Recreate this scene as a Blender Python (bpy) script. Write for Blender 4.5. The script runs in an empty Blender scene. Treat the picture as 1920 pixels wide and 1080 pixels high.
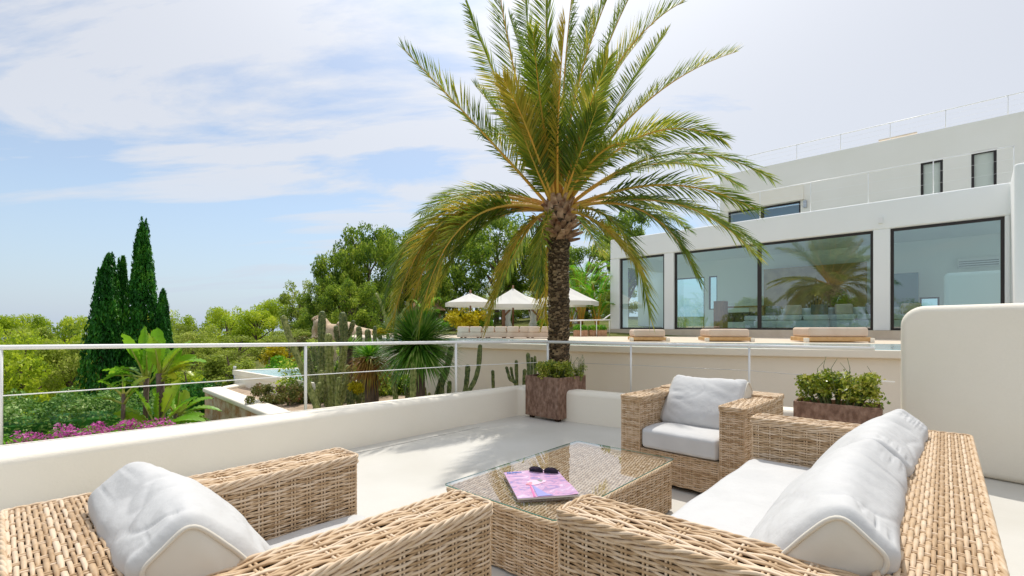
import bpy, bmesh, math, random
import numpy as np
from mathutils import Vector, Matrix, Euler
R = math.radians
sc = bpy.context.scene
col = sc.collection
# ------------------------------------------------------------------ camera
F = 900.0; HZ = 611.0; CH = 1.2          # focal length in px of a 1920 frame, horizon row, eye height
cam = bpy.data.cameras.new('camera'); cam_o = bpy.data.objects.new('camera', cam); col.objects.link(cam_o)
cam_o.location = (0, 0, CH); cam_o.rotation_euler = (R(90), 0, 0)
cam.sensor_width = 36; cam.lens = F / 1920 * 36; cam.shift_y = (HZ - 540) / 1920
cam.clip_start = .05; cam.clip_end = 3000
sc.camera = cam_o
# ------------------------------------------------------------------ light
SUN_EL = R(61); SUN_AZ = R(4)            # azimuth from +Y towards +X
sdir = Vector((math.sin(SUN_AZ) * math.cos(SUN_EL), math.cos(SUN_AZ) * math.cos(SUN_EL), math.sin(SUN_EL)))
sun = bpy.data.lights.new('sun', 'SUN'); sun_o = bpy.data.objects.new('sun', sun); col.objects.link(sun_o)
sun_o.rotation_euler = sdir.to_track_quat('Z', 'Y').to_euler()
sun.energy = 2.3; sun.angle = R(.55); sun.color = (1.0, .95, .87)
w = bpy.data.worlds.new('World'); sc.world = w; w.use_nodes = True
nt = w.node_tree; N = nt.nodes; L = nt.links
bg = N['Background']; bg.inputs[1].default_value = .13
sky = N.new('ShaderNodeTexSky'); sky.sky_type = 'NISHITA'; sky.sun_disc = False
sky.sun_elevation = SUN_EL; sky.sun_rotation = SUN_AZ
sky.air_density = 1.0; sky.dust_density = .6; sky.ozone_density = 1.0
tc = N.new('ShaderNodeTexCoord'); sep = N.new('ShaderNodeSeparateXYZ'); L.new(tc.outputs['Generated'], sep.inputs[0])
def wm(op, a, b=None):
    n = N.new('ShaderNodeMath'); n.operation = op
    for i, v in enumerate((a, b)):
        if v is None: continue
        if isinstance(v, (int, float)): n.inputs[i].default_value = v
        else: L.new(v, n.inputs[i])
    return n.outputs[0]
zz = wm('ADD', wm('MAXIMUM', sep.outputs[2], 0.0), .16)
cx = wm('DIVIDE', sep.outputs[0], zz); cy = wm('DIVIDE', sep.outputs[1], zz)
cmb = N.new('ShaderNodeCombineXYZ'); L.new(cx, cmb.inputs[0]); L.new(cy, cmb.inputs[1])
mp = N.new('ShaderNodeMapping'); mp.inputs['Rotation'].default_value = (0, 0, R(28)); mp.inputs['Scale'].default_value = (.42, 1.25, 1)
mp.inputs['Location'].default_value = (1.3, .7, 0)
L.new(cmb.outputs[0], mp.inputs[0])
n1 = N.new('ShaderNodeTexNoise'); n1.inputs['Scale'].default_value = 1.5; n1.inputs['Detail'].default_value = 10; n1.inputs['Roughness'].default_value = .60; n1.inputs['Distortion'].default_value = .35
L.new(mp.outputs[0], n1.inputs[0])
n2 = N.new('ShaderNodeTexNoise'); n2.inputs['Scale'].default_value = .55; n2.inputs['Detail'].default_value = 3
L.new(cmb.outputs[0], n2.inputs[0])
# more veil towards the right of the view and overhead
veil = wm('ADD', wm('MULTIPLY', sep.outputs[0], .20), wm('MULTIPLY', sep.outputs[2], .34))
sm = wm('ADD', wm('ADD', wm('MULTIPLY', n1.outputs[0], 1.35), wm('MULTIPLY', n2.outputs[0], .5)), veil)
cr = N.new('ShaderNodeValToRGB'); L.new(sm, cr.inputs[0])
cr.color_ramp.elements[0].position = .88; cr.color_ramp.elements[0].color = (.22, .22, .22, 1)
cr.color_ramp.elements[1].position = 1.34; cr.color_ramp.elements[1].color = (.80, .80, .80, 1)
lowf = wm('MULTIPLY', cr.outputs[0], wm('ADD', .55, wm('MINIMUM', wm('MULTIPLY', sep.outputs[2], 1.6), .45)))
mx = N.new('ShaderNodeMixRGB'); L.new(lowf, mx.inputs[0])
sc_ = N.new('ShaderNodeMixRGB'); sc_.blend_type = 'MULTIPLY'; sc_.inputs[0].default_value = 1; sc_.inputs[2].default_value = (.78, .80, .79, 1)
L.new(sky.outputs[0], sc_.inputs[1])
L.new(sc_.outputs[0], mx.inputs[1]); mx.inputs[2].default_value = (4.5, 4.55, 4.75, 1)
hzr = N.new('ShaderNodeMapRange'); L.new(sep.outputs[2], hzr.inputs[0]); hzr.inputs[1].default_value = -.02; hzr.inputs[2].default_value = .22; hzr.inputs[3].default_value = .95; hzr.inputs[4].default_value = 0
hz_ = N.new('ShaderNodeMixRGB'); L.new(hzr.outputs[0], hz_.inputs[0]); # thin cloud glows towards the sun
dotn = N.new('ShaderNodeVectorMath'); dotn.operation = 'DOT_PRODUCT'; L.new(tc.outputs['Generated'], dotn.inputs[0]); dotn.inputs[1].default_value = sdir
gl_ = wm('MULTIPLY_ADD' if False else 'MULTIPLY', wm('POWER', wm('MAXIMUM', dotn.outputs['Value'], 0.0), 10.0), .9)
glow = N.new('ShaderNodeMixRGB'); glow.blend_type = 'ADD'; L.new(gl_, glow.inputs[0]); glow.inputs[0].default_value = 0; L.new(mx.outputs[0], glow.inputs[1]); glow.inputs[2].default_value = (6, 5.9, 5.7, 1); glow.use_clamp = False
L.new(glow.outputs[0], hz_.inputs[1]); hz_.inputs[2].default_value = (2.8, 3.4, 4.3, 1)   # pale haze low in the sky
L.new(hz_.outputs[0], bg.inputs[0])
sc.view_settings.view_transform = 'Standard'; sc.view_settings.look = 'None'
sc.view_settings.exposure = 0.46; sc.view_settings.gamma = 1; sc.view_settings.use_curve_mapping = False
sc.render.engine = 'CYCLES'
sc.cycles.use_denoising = True
sc.cycles.max_bounces = 12; sc.cycles.transparent_max_bounces = 16; sc.cycles.diffuse_bounces = 8; sc.cycles.glossy_bounces = 3
sc.cycles.caustics_reflective = False; sc.cycles.caustics_refractive = False

# ------------------------------------------------------------------ helpers
def P(x, y, z):            # the point at height z seen at photo pixel (x, y)
    Y = (CH - z) * F / (y - HZ)
    return Vector(((x - 960) / F * Y, Y, z))
def Q(x, y, Y):            # the point at distance Y seen at photo pixel (x, y)
    return Vector(((x - 960) / F * Y, Y, CH - (y - HZ) / F * Y))
def tag(o, label=None, cat=None, group=None, kind=None):
    if label: o['label'] = label
    if cat: o['category'] = cat
    if group: o['group'] = group
    if kind: o['kind'] = kind
    return o
def empty(name, loc=(0, 0, 0), rz=0, label=None, cat=None, group=None):
    o = bpy.data.objects.new(name, None); col.objects.link(o); o.empty_display_size = .1
    o.location = loc; o.rotation_euler = (0, 0, rz)
    return tag(o, label, cat, group)
def kids(o):
    return [c for c in bpy.data.objects if c.parent == o]
def copy_tree(o, parent=None):
    c = o.copy(); col.objects.link(c); c.parent = parent
    for ch in kids(o): copy_tree(ch, c)
    return c

def link(name, me, mats, parent=None):
    o = bpy.data.objects.new(name, me); col.objects.link(o)
    if mats is not None:
        for m in (mats if isinstance(mats, (list, tuple)) else [mats]): me.materials.append(m)
    if parent: o.parent = parent
    return o
def np_mesh(name, V, Fq, smooth=False, mi=None):
    V = np.asarray(V, dtype=np.float32); Fq = np.asarray(Fq, dtype=np.int32)
    me = bpy.data.meshes.new(name); k = Fq.shape[1]
    me.vertices.add(len(V)); me.vertices.foreach_set('co', V.ravel())
    me.loops.add(Fq.size); me.loops.foreach_set('vertex_index', Fq.ravel())
    me.polygons.add(len(Fq)); me.polygons.foreach_set('loop_start', np.arange(0, Fq.size, k, dtype=np.int32))
    me.polygons.foreach_set('loop_total', np.full(len(Fq), k, dtype=np.int32))
    if smooth: me.polygons.foreach_set('use_smooth', np.ones(len(Fq), dtype=bool))
    if mi is not None: me.polygons.foreach_set('material_index', np.asarray(mi, dtype=np.int32))
    me.update(calc_edges=True); me.validate()
    return me
class MB:
    def __init__(s): s.v = []; s.f = []; s.m = []; s.s = []
    def add(s, vs, fs, m=0, smooth=False):
        b = len(s.v); s.v += [tuple(v) for v in vs]
        for f in fs: s.f.append(tuple(i + b for i in f)); s.m.append(m); s.s.append(smooth)
        return s
    def box(s, x0, x1, y0, y1, z0, z1, m=0):
        return s.add([(x0,y0,z0),(x1,y0,z0),(x1,y1,z0),(x0,y1,z0),(x0,y0,z1),(x1,y0,z1),(x1,y1,z1),(x0,y1,z1)],
                     [(0,3,2,1),(4,5,6,7),(0,1,5,4),(1,2,6,5),(2,3,7,6),(3,0,4,7)], m)
    def bar(s, a, b, w, h, m=0):
        a = Vector(a); b = Vector(b); t = (b - a).normalized()
        up = Vector((0,0,1)) if abs(t.z) < .95 else Vector((0,1,0))
        x = t.cross(up).normalized(); y = x.cross(t).normalized()
        vs = [p + x * sx * w/2 + y * sy * h/2 for p in (a, b) for sx, sy in ((-1,-1),(1,-1),(1,1),(-1,1))]
        return s.add(vs, [(3,2,1,0),(4,5,6,7),(0,1,5,4),(1,2,6,5),(2,3,7,6),(3,0,4,7)], m)
    def prism(s, poly, z0, z1, m=0):
        n = len(poly)
        vs = [(p[0], p[1], z0) for p in poly] + [(p[0], p[1], z1) for p in poly]
        area = sum(poly[i][0]*poly[(i+1)%n][1]-poly[(i+1)%n][0]*poly[i][1] for i in range(n))
        fs = [tuple(range(n))[::-1], tuple(range(n, 2*n))] + [(i, (i+1)%n, n+(i+1)%n, n+i) for i in range(n)]
        if area < 0: fs = [f[::-1] for f in fs]
        return s.add(vs, fs, m)
    def tube(s, pts, r, n=8, m=0, caps=True, smooth=True, ribs=None, closed=False):
        pts = [Vector(p) for p in pts]; K = len(pts)
        rs = r if isinstance(r, (list, tuple)) else [r] * K
        vs = []; x = None
        for i, p in enumerate(pts):
            if closed: t = (pts[(i+1) % K] - pts[i-1])
            else: t = pts[min(i+1, K-1)] - pts[max(i-1, 0)]
            t = t.normalized() if t.length > 1e-9 else Vector((0,0,1))
            if x is None: x = t.orthogonal().normalized()
            x = (x - t * x.dot(t));  x = x.normalized() if x.length > 1e-6 else t.orthogonal().normalized()
            y = t.cross(x)
            for k in range(n):
                a = 2 * math.pi * k / n; rr = rs[i]
                if ribs and k % 2: rr *= ribs
                vs.append(p + x * math.cos(a) * rr + y * math.sin(a) * rr)
        fs = []
        for i in range(K if closed else K-1):
            j = (i + 1) % K
            for k in range(n): fs.append((i*n+k, i*n+(k+1)%n, j*n+(k+1)%n, j*n+k))
        if caps and not closed: fs += [tuple(range(n))[::-1], tuple(range((K-1)*n, K*n))]
        return s.add(vs, fs, m, smooth)
    def ell(s, c, r, nu=12, nv=8, m=0, rot=None):
        vs = []; c = Vector(c)
        for j in range(nv + 1):
            th = math.pi * j / nv
            for i in range(nu):
                ph = 2 * math.pi * i / nu
                v = Vector((r[0]*math.sin(th)*math.cos(ph), r[1]*math.sin(th)*math.sin(ph), r[2]*math.cos(th)))
                if rot: v = rot @ v
                vs.append(c + v)
        fs = [(j*nu+i, (j+1)*nu+i, (j+1)*nu+(i+1)%nu, j*nu+(i+1)%nu) for j in range(nv) for i in range(nu)]
        return s.add(vs, fs, m, True)
    def build(s, name, mats, parent=None, bevel=0, seg=2, weld=False):
        me = bpy.data.meshes.new(name); me.from_pydata(s.v, [], s.f)
        me.polygons.foreach_set('material_index', s.m); me.polygons.foreach_set('use_smooth', s.s)
        me.update()
        o = link(name, me, mats, parent)
        if bevel:
            b = o.modifiers.new('bevel', 'BEVEL'); b.width = bevel; b.segments = seg; b.limit_method = 'ANGLE'; b.angle_limit = R(40)
            me.polygons.foreach_set('use_smooth', [True] * len(me.polygons))
            o.modifiers.new('wn', 'WEIGHTED_NORMAL')
        return o

# ------------------------------------------------------------------ materials
def newmat(name):
    m = bpy.data.materials.new(name); m.use_nodes = True
    return m, m.node_tree, m.node_tree.nodes['Principled BSDF']
def mat(name, c1, c2=None, scale=5, rough=.6, bump=0, bscale=None, detail=4, spec=.5, metal=0, transl=0, stretch=None, lo=.35, hi=.65, c3=None, world=False, bdist=.01):
    m, t, b = newmat(name); n = t.nodes; l = t.links
    b.inputs['Roughness'].default_value = rough; b.inputs['Metallic'].default_value = metal
    b.inputs['Specular IOR Level'].default_value = spec
    b.inputs['Base Color'].default_value = (*c1, 1)
    tcn = n.new('ShaderNodeTexCoord'); vec = tcn.outputs['Object']
    if world:
        g = n.new('ShaderNodeNewGeometry'); vec = g.outputs['Position']
    if stretch:
        q = n.new('ShaderNodeMapping'); q.inputs['Scale'].default_value = stretch; l.new(vec, q.inputs[0]); vec = q.outputs[0]
    if c2:
        nz = n.new('ShaderNodeTexNoise'); nz.inputs['Scale'].default_value = scale; nz.inputs['Detail'].default_value = detail
        l.new(vec, nz.inputs[0])
        r = n.new('ShaderNodeValToRGB'); l.new(nz.outputs[0], r.inputs[0])
        r.color_ramp.elements[0].position = lo; r.color_ramp.elements[1].position = hi
        r.color_ramp.elements[0].color = (*c1, 1); r.color_ramp.elements[1].color = (*c2, 1)
        if c3:
            e = r.color_ramp.elements.new(1.0); e.color = (*c3, 1); e.position = min(1, hi + .12)
        l.new(r.outputs[0], b.inputs['Base Color']); csrc = r.outputs[0]
    if bump:
        nb = n.new('ShaderNodeTexNoise'); nb.inputs['Scale'].default_value = bscale or scale * 4; nb.inputs['Detail'].default_value = 5
        l.new(vec, nb.inputs[0])
        bp = n.new('ShaderNodeBump'); bp.inputs['Strength'].default_value = bump; bp.inputs['Distance'].default_value = bdist
        l.new(nb.outputs[0], bp.inputs['Height']); l.new(bp.outputs[0], b.inputs['Normal'])
    if transl:
        tr = n.new('ShaderNodeBsdfTranslucent'); mxs = n.new('ShaderNodeMixShader'); mxs.inputs[0].default_value = transl
        if c2: l.new(csrc, tr.inputs[0])
        else: tr.inputs[0].default_value = (*c1, 1)
        l.new(b.outputs[0], mxs.inputs[1]); l.new(tr.outputs[0], mxs.inputs[2]); l.new(mxs.outputs[0], n['Material Output'].inputs[0])
    return m
def leafmat(name, c1, c2, c3=None, scale=1.5, transl=.3, rough=.55, spec=.3):
    # colour drifts over clumps and from leaf to leaf (random per mesh island)
    m, t, b = newmat(name); n = t.nodes; l = t.links
    b.inputs['Roughness'].default_value = rough; b.inputs['Specular IOR Level'].default_value = spec
    g = n.new('ShaderNodeNewGeometry'); nz = n.new('ShaderNodeTexNoise'); nz.inputs['Scale'].default_value = scale; nz.inputs['Detail'].default_value = 2
    l.new(g.outputs['Position'], nz.inputs[0])
    a = n.new('ShaderNodeMath'); a.operation = 'MULTIPLY_ADD'; l.new(g.outputs['Random Per Island'], a.inputs[0]); a.inputs[1].default_value = .45
    s_ = n.new('ShaderNodeMath'); s_.operation = 'MULTIPLY_ADD'; l.new(nz.outputs[0], s_.inputs[0]); s_.inputs[1].default_value = 1.1; s_.inputs[2].default_value = -.28
    l.new(s_.outputs[0], a.inputs[2])
    r = n.new('ShaderNodeValToRGB'); l.new(a.outputs[0], r.inputs[0])
    r.color_ramp.elements[0].position = .2; r.color_ramp.elements[1].position = .62
    r.color_ramp.elements[0].color = (*c1, 1); r.color_ramp.elements[1].color = (*c2, 1)
    if c3:
        e = r.color_ramp.elements.new(.85); e.color = (*c3, 1)
    l.new(r.outputs[0], b.inputs['Base Color'])
    tr = n.new('ShaderNodeBsdfTranslucent'); mxs = n.new('ShaderNodeMixShader'); mxs.inputs[0].default_value = transl
    l.new(r.outputs[0], tr.inputs[0]); l.new(b.outputs[0], mxs.inputs[1]); l.new(tr.outputs[0], mxs.inputs[2]); l.new(mxs.outputs[0], n['Material Output'].inputs[0])
    return m
def glassmat(name, tint, base, ior=5.0):
    m, t, b = newmat(name); n = t.nodes; l = t.links
    tr = n.new('ShaderNodeBsdfTransparent'); tr.inputs[0].default_value = (*tint, 1)
    gl = n.new('ShaderNodeBsdfGlossy'); gl.inputs['Roughness'].default_value = 0.0
    lw = n.new('ShaderNodeLayerWeight'); lw.inputs[0].default_value = .5       # Schlick: the same from both sides of the sheet
    fr = n.new('ShaderNodeMath'); fr.operation = 'POWER'; l.new(lw.outputs['Facing'], fr.inputs[0]); fr.inputs[1].default_value = ior
    a = n.new('ShaderNodeMath'); a.operation = 'MULTIPLY_ADD'; a.use_clamp = True; l.new(fr.outputs[0], a.inputs[0]); a.inputs[1].default_value = 1 - base; a.inputs[2].default_value = base
    mxs = n.new('ShaderNodeMixShader'); l.new(a.outputs[0], mxs.inputs[0]); l.new(tr.outputs[0], mxs.inputs[1]); l.new(gl.outputs[0], mxs.inputs[2])
    l.new(mxs.outputs[0], n['Material Output'].inputs[0])
    return m
M = {}
M['stucco'] = mat('white stucco', (.87,.81,.69), (.895,.84,.73), 1.3, .75, .25, 60, spec=.25)
M['stucco_cool'] = mat('white house render', (.89,.90,.885), (.91,.92,.905), .8, .75, .15, 40, spec=.25)
M['floor'] = mat('cream terrace floor', (.565,.545,.49), (.655,.64,.595), .8, .55, .12, 35, spec=.35, detail=6)
M['metal'] = mat('white painted metal', (.85,.85,.84), rough=.35)
M['steel'] = mat('steel cable', (.55,.55,.55), rough=.3, metal=.8)
M['fabric'] = mat('white outdoor canvas', (.57,.57,.565), (.61,.61,.605), 6, .9, .28, 14, spec=.1, bdist=.02)
M['fabric_side'] = mat('cream side canvas', (.64,.60,.52), (.70,.66,.58), 5, .9, .15, 14, spec=.1)
M['piping'] = mat('cream piping', (.66,.62,.54), rough=.9)
M['core'] = mat('dark inner shade and feet', (.035,.02,.012), (.07,.042,.025), 30, .9, spec=.1)  # dark fill stands for the shade inside the weave; feet reuse it
def wickermat(name, a, b_, c):
    m, t, b = newmat(name); n = t.nodes; l = t.links
    b.inputs['Roughness'].default_value = .55; b.inputs['Specular IOR Level'].default_value = .35
    g = n.new('ShaderNodeNewGeometry'); tcn = n.new('ShaderNodeTexCoord')
    nz = n.new('ShaderNodeTexNoise'); nz.inputs['Scale'].default_value = 30; nz.inputs['Detail'].default_value = 4; l.new(tcn.outputs['Object'], nz.inputs[0])
    ad = n.new('ShaderNodeMath'); ad.operation = 'MULTIPLY_ADD'; l.new(g.outputs['Random Per Island'], ad.inputs[0]); ad.inputs[1].default_value = .5
    s_ = n.new('ShaderNodeMath'); s_.operation = 'MULTIPLY'; l.new(nz.outputs[0], s_.inputs[0]); s_.inputs[1].default_value = .55; l.new(s_.outputs[0], ad.inputs[2])
    r = n.new('ShaderNodeValToRGB'); l.new(ad.outputs[0], r.inputs[0])
    r.color_ramp.elements[0].position = .15; r.color_ramp.elements[0].color = (*a, 1)
    r.color_ramp.elements[1].position = .75; r.color_ramp.elements[1].color = (*c, 1)
    e = r.color_ramp.elements.new(.45); e.color = (*b_, 1)
    l.new(r.outputs[0], b.inputs['Base Color'])
    nb = n.new('ShaderNodeTexNoise'); nb.inputs['Scale'].default_value = 220; l.new(tcn.outputs['Object'], nb.inputs[0])
    bp = n.new('ShaderNodeBump'); bp.inputs['Strength'].default_value = .25; bp.inputs['Distance'].default_value = .001; l.new(nb.outputs[0], bp.inputs['Height']); l.new(bp.outputs[0], b.inputs['Normal'])
    return m
M['wicker'] = wickermat('natural woven rattan', (.33,.20,.095), (.56,.395,.235), (.73,.58,.42))
M['corten'] = mat('weathered rusty planter steel', (.16,.088,.058), (.30,.185,.13), 26, .7, .7, 90, spec=.3, detail=12, stretch=(1,1,.6), c3=(.36,.26,.21), lo=.36, hi=.62)
M['dark_frame'] = mat('dark brown aluminium', (.025,.017,.015), rough=.4)
M['window_glass'] = glassmat('window glass', (.76,.965,.97), .25)
M['dark_glass'] = glassmat('upper window glass', (.25,.42,.5), .25)
M['table_glass'] = glassmat('table glass', (.99,1,.995), .15, 4.0)
M['glass_edge'] = mat('green glass edge', (.10,.32,.26), rough=.1)
M['water'] = mat('pool water', (.42,.66,.72), (.55,.76,.82), 2.5, .06, .5, 9, spec=.5, bdist=.01)
M['soil'] = mat('dry garden soil', (.36,.27,.19), (.52,.41,.31), 4, .95, .8, 25, spec=.1, bdist=.03)
M['gravel'] = mat('pale gravel path', (.56,.43,.34), (.66,.54,.44), 30, .95, .9, 60, spec=.1, bdist=.03)
M['grass'] = mat('dry meadow', (.07,.10,.02), (.20,.20,.06), 2, .95, .8, 30, spec=.1, bdist=.05, world=True)
M['bark'] = mat('pine bark', (.09,.06,.045), (.2,.14,.10), 12, .95, .9, 25, stretch=(1,1,.3), bdist=.03)
M['wood'] = mat('brown timber', (.20,.085,.04), (.30,.14,.07), 10, .6, .2, 40, stretch=(1,1,.2))
M['pine_wood'] = mat('orange teak base', (.62,.36,.14), (.72,.45,.20), 12, .55, .1)
M['beige'] = mat('beige outdoor fabric', (.64,.49,.38), (.70,.56,.45), 4, .9, spec=.1)
M['deck'] = mat('sandy pool deck', (.62,.52,.40), (.70,.60,.48), 3, .8, .2, 40)
M['canvas'] = mat('off white parasol canvas', (.90,.88,.84), rough=.9, transl=.25, spec=.1)
M['sand_stone'] = mat('carved sandstone', (.50,.37,.24), (.68,.54,.38), 5, .85, .6, 18, bdist=.03)
M['terracotta'] = mat('roof thatch', (.40,.22,.12), (.55,.33,.2), 15, .9, .6, 30)
# foliage
M['palm_leaf'] = leafmat('palm leaflets', (.07,.15,.015), (.30,.38,.035), (.78,.66,.11), 1.1, .45, .45, .45)
M['palm_dry'] = leafmat('yellowing palm leaflets', (.32,.31,.03), (.60,.48,.06), (.72,.46,.07), 1.4, .4, .5, .3)
M['rachis'] = mat('palm leaf stalk', (.62,.42,.06), (.85,.42,.06), 3, .5)
M['pine_leaf'] = leafmat('pine needles', (.05,.13,.015), (.30,.43,.035), (.64,.70,.10), .9, .48)
M['forest_leaf'] = leafmat('sunny woodland leaves', (.24,.37,.02), (.52,.64,.035), (.72,.76,.08), .45, .5)
M['olive_leaf'] = leafmat('grey green leaves', (.20,.28,.03), (.44,.53,.08), (.64,.66,.18), .6, .5)
M['cypress_leaf'] = leafmat('cypress sprays', (.010,.09,.012), (.045,.24,.022), (.16,.42,.04), 1.6, .2)
M['bright_leaf'] = leafmat('fresh green leaves', (.08,.28,.012), (.22,.50,.02), (.44,.58,.05), 1.6, .38)
M['banana_leaf'] = leafmat('strelitzia leaves', (.10,.34,.015), (.28,.54,.03), (.62,.64,.05), 1.3, .4, .35, .5)
M['hedge_leaf'] = leafmat('variegated hedge leaves', (.05,.17,.03), (.22,.40,.06), (.64,.76,.34), 2.2, .25)
M['box_leaf'] = leafmat('jade plant leaves', (.10,.19,.012), (.38,.42,.03), (.72,.66,.16), 9, .2, .35, .5)
M['yucca_leaf'] = leafmat('sword leaves', (.05,.18,.02), (.18,.38,.04), (.50,.58,.18), 3.5, .2, .35, .6)
M['aloe_leaf'] = leafmat('dry red aloe leaves', (.22,.08,.02), (.42,.26,.05), (.36,.42,.06), 6, .2)
M['yellow_leaf'] = leafmat('yellow shrub leaves', (.30,.30,.01), (.62,.52,.01), (.75,.60,.03), 2, .35)
M['pink_flower'] = leafmat('magenta flowers', (.45,.05,.28), (.74,.16,.52), (.86,.46,.70), 3, .3)
M['heather'] = leafmat('reddish heath leaves', (.10,.13,.02), (.22,.22,.05), (.38,.16,.12), 7, .2)
M['green_stalk'] = mat('green leaf stalk', (.26,.38,.05), (.48,.46,.08), 3, .5)
M['cactus'] = mat('cactus skin', (.05,.09,.025), (.24,.27,.09), 22, .55, .3, 30)
M['cactus_light'] = mat('yellow green cactus skin', (.13,.17,.03), (.42,.43,.14), 22, .55, .3, 30)
M['spines'] = mat('pale cactus spines', (.50,.46,.28), rough=.8)
M['palm_trunk'] = mat('palm trunk bark', (.035,.024,.015), (.15,.10,.055), 22, .95, 1.0, 40, bdist=.02, c3=(.52,.40,.24), lo=.40, hi=.58, stretch=(1,1,2.5))
M['palm_scale'] = wickermat('palm bark scales', (.04,.026,.016), (.14,.095,.055), (.44,.33,.21))
M['boot'] = mat('cut palm leaf bases', (.20,.09,.045), (.66,.45,.29), 9, .85, .6, 40, bdist=.01)
# ------------------------------------------------------------------ leaf cards
def unit(a): return a / np.maximum(np.linalg.norm(a, axis=1, keepdims=True), 1e-9)
def cards(rng, C, size, aspect=.5, out=None, bias=.6, tdir=None, tb=0.0):
    n = len(C); nr = rng.normal(size=(n, 3))
    if out is not None: nr = unit(nr) * (1 - bias) + unit(out) * bias
    nr = unit(nr); t = rng.normal(size=(n, 3))
    if tdir is not None: t = unit(t) * (1 - tb) + np.asarray(tdir) * tb
    t = unit(t - nr * np.sum(t * nr, axis=1, keepdims=True)); b = np.cross(nr, t)
    s = (size * rng.uniform(.6, 1.3, n))[:, None] if np.isscalar(size) else size[:, None]
    V = np.stack([C - t*s, C + b*s*aspect + nr*s*.12, C + t*s, C - b*s*aspect + nr*s*.12], axis=1).reshape(-1, 3)
    return V, np.arange(4*n).reshape(n, 4)
def join_arr(parts):
    Vs, Fs, o = [], [], 0
    for v, f in parts:
        Vs.append(v); Fs.append(f + o); o += len(v)
    return np.concatenate(Vs), np.concatenate(Fs)
def clump_crown(seed, clumps, per, size, aspect=.5, bias=.45, shell=.45, zsq=.8):
    rng = np.random.default_rng(seed); parts = []
    for (c, r) in clumps:
        d = unit(rng.normal(size=(per, 3))); k = shell + (1 - shell) * rng.random(per) ** .6
        wob = 1 + .25 * np.sin(d[:, 0] * 7 + c[0] * 3) * np.cos(d[:, 2] * 6 + c[1] * 5)
        C = np.asarray(c) + d * (k * wob)[:, None] * r * np.array([1, 1, zsq])
        parts.append(cards(rng, C, size, aspect, d + np.array([0, 0, .5]), bias))
    return join_arr(parts)
def crown_mesh(name, seed, kind):
    """a unit tree, 1 m high and about 1 m wide, base at the origin"""
    rng = random.Random(seed); cl = []
    if kind == 'round':
        for i in range(34):
            a = rng.uniform(0, 6.283); h = rng.uniform(.12, .88); rr = .43 * math.sin(math.pi * min(1, (h + .12) / 1.08)) ** .6 * rng.uniform(.45, 1)
            cl.append(((rr*math.cos(a), rr*math.sin(a), h), rng.uniform(.09, .16)))
        per, size = 240, .0165
    elif kind == 'pine':
        for i in range(46):
            a = rng.uniform(0, 6.283); h = rng.uniform(.40, .95); rr = .46 * math.sin(math.pi * min(1, (h - .30) / .75)) ** .7 * rng.uniform(.35, 1.05)
            cl.append(((rr*math.cos(a), rr*math.sin(a), h + rng.uniform(-.03, .03)), rng.uniform(.07, .125)))
        per, size = 320, .0140
    elif kind == 'bush':
        for i in range(26):
            a = rng.uniform(0, 6.283); h = rng.uniform(.1, .72); rr = .38 * rng.uniform(.1, 1) ** .5
            cl.append(((rr*math.cos(a), rr*math.sin(a), h * (1.1 - rr)), rng.uniform(.12, .2)))
        per, size = 170, .032
    V, Fq = clump_crown(seed, cl, per, size)
    me = np_mesh(name, V, Fq)
    mb = MB()
    top = .75
    mb.tube([(0, 0, -.12), (.01, .01, .2), (rng.uniform(-.04, .04), .02, .5), (0, 0, top)], [.035, .026, .018, .006], 7)
    for i, (c, r) in enumerate(cl):
        if i % 3 == 0:
            z0 = max(.12, c[2] - .28); mb.tube([(0, 0, z0), (c[0]*.5, c[1]*.5, (z0 + c[2]) / 2 + .01), c], [.012, .008, .004], 5)
    tm = bpy.data.meshes.new(name + '_trunk'); tm.from_pydata(mb.v, [], mb.f); tm.update()
    tm.materials.append(M['bark'])
    return me, tm
CR = {}
for kind, n in (('round', 4), ('pine', 3), ('bush', 2)):
    for i in range(n): CR[kind, i] = crown_mesh(kind + '_crown', 11 * i + len(kind), kind)
def with_mat(me, mname, cache={}):
    k = (me.name, mname)
    if k not in cache:
        c = me.copy(); c.materials.clear(); c.materials.append(M[mname]); cache[k] = c
    return cache[k]
def tree(name, loc, h, wd, kind, var, mname, label, cat='tree', group=None, rz=0, wood=True):
    crown, trunk = CR[kind, var]
    t = empty(name, loc, rz, label, cat, group)
    c = bpy.data.objects.new('crown', with_mat(crown, mname)); col.objects.link(c); c.parent = t; c.scale = (wd, wd, h)
    if wood:
        k = bpy.data.objects.new('trunk', trunk); col.objects.link(k); k.parent = t; k.scale = (wd, wd, h)
    return t

# ------------------------------------------------------------------ terrain
def gz(x, y):
    z = -1.05
    if y > 14: z += min(28, y - 14) * .045
    left = -x - 10.5 + max(0, (y - 14)) * -.25
    if left > 0: z -= min(5.5, left * .42)
    if x > -6 and y > 11: z += min(2.0, (min(x + 6, 6)) * .3) * min(1, (y - 11) / 4)
    r = math.hypot(x, y)
    if r > 60: z -= min(18, (r - 60) * .03)
    if y < 0 and x < -8: z += min(7, (-x - 8) * .22)
    return z
gx = [-900,-600,-400,-250,-150,-100] + list(range(-70, 71, 3)) + [100,150,250,400,600,900]
gy = [-300,-200,-120,-80] + list(range(-60, 91, 3)) + [120,170,250,400,700,1200]
vs = [(x, y, gz(x, y)) for y in gy for x in gx]; nx = len(gx)
fs = [(j*nx+i, j*nx+i+1, (j+1)*nx+i+1, (j+1)*nx+i) for j in range(len(gy)-1) for i in range(nx-1)]
tag(MB().add(vs, fs, 0, True).build('ground', M['grass']), kind='structure')

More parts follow.
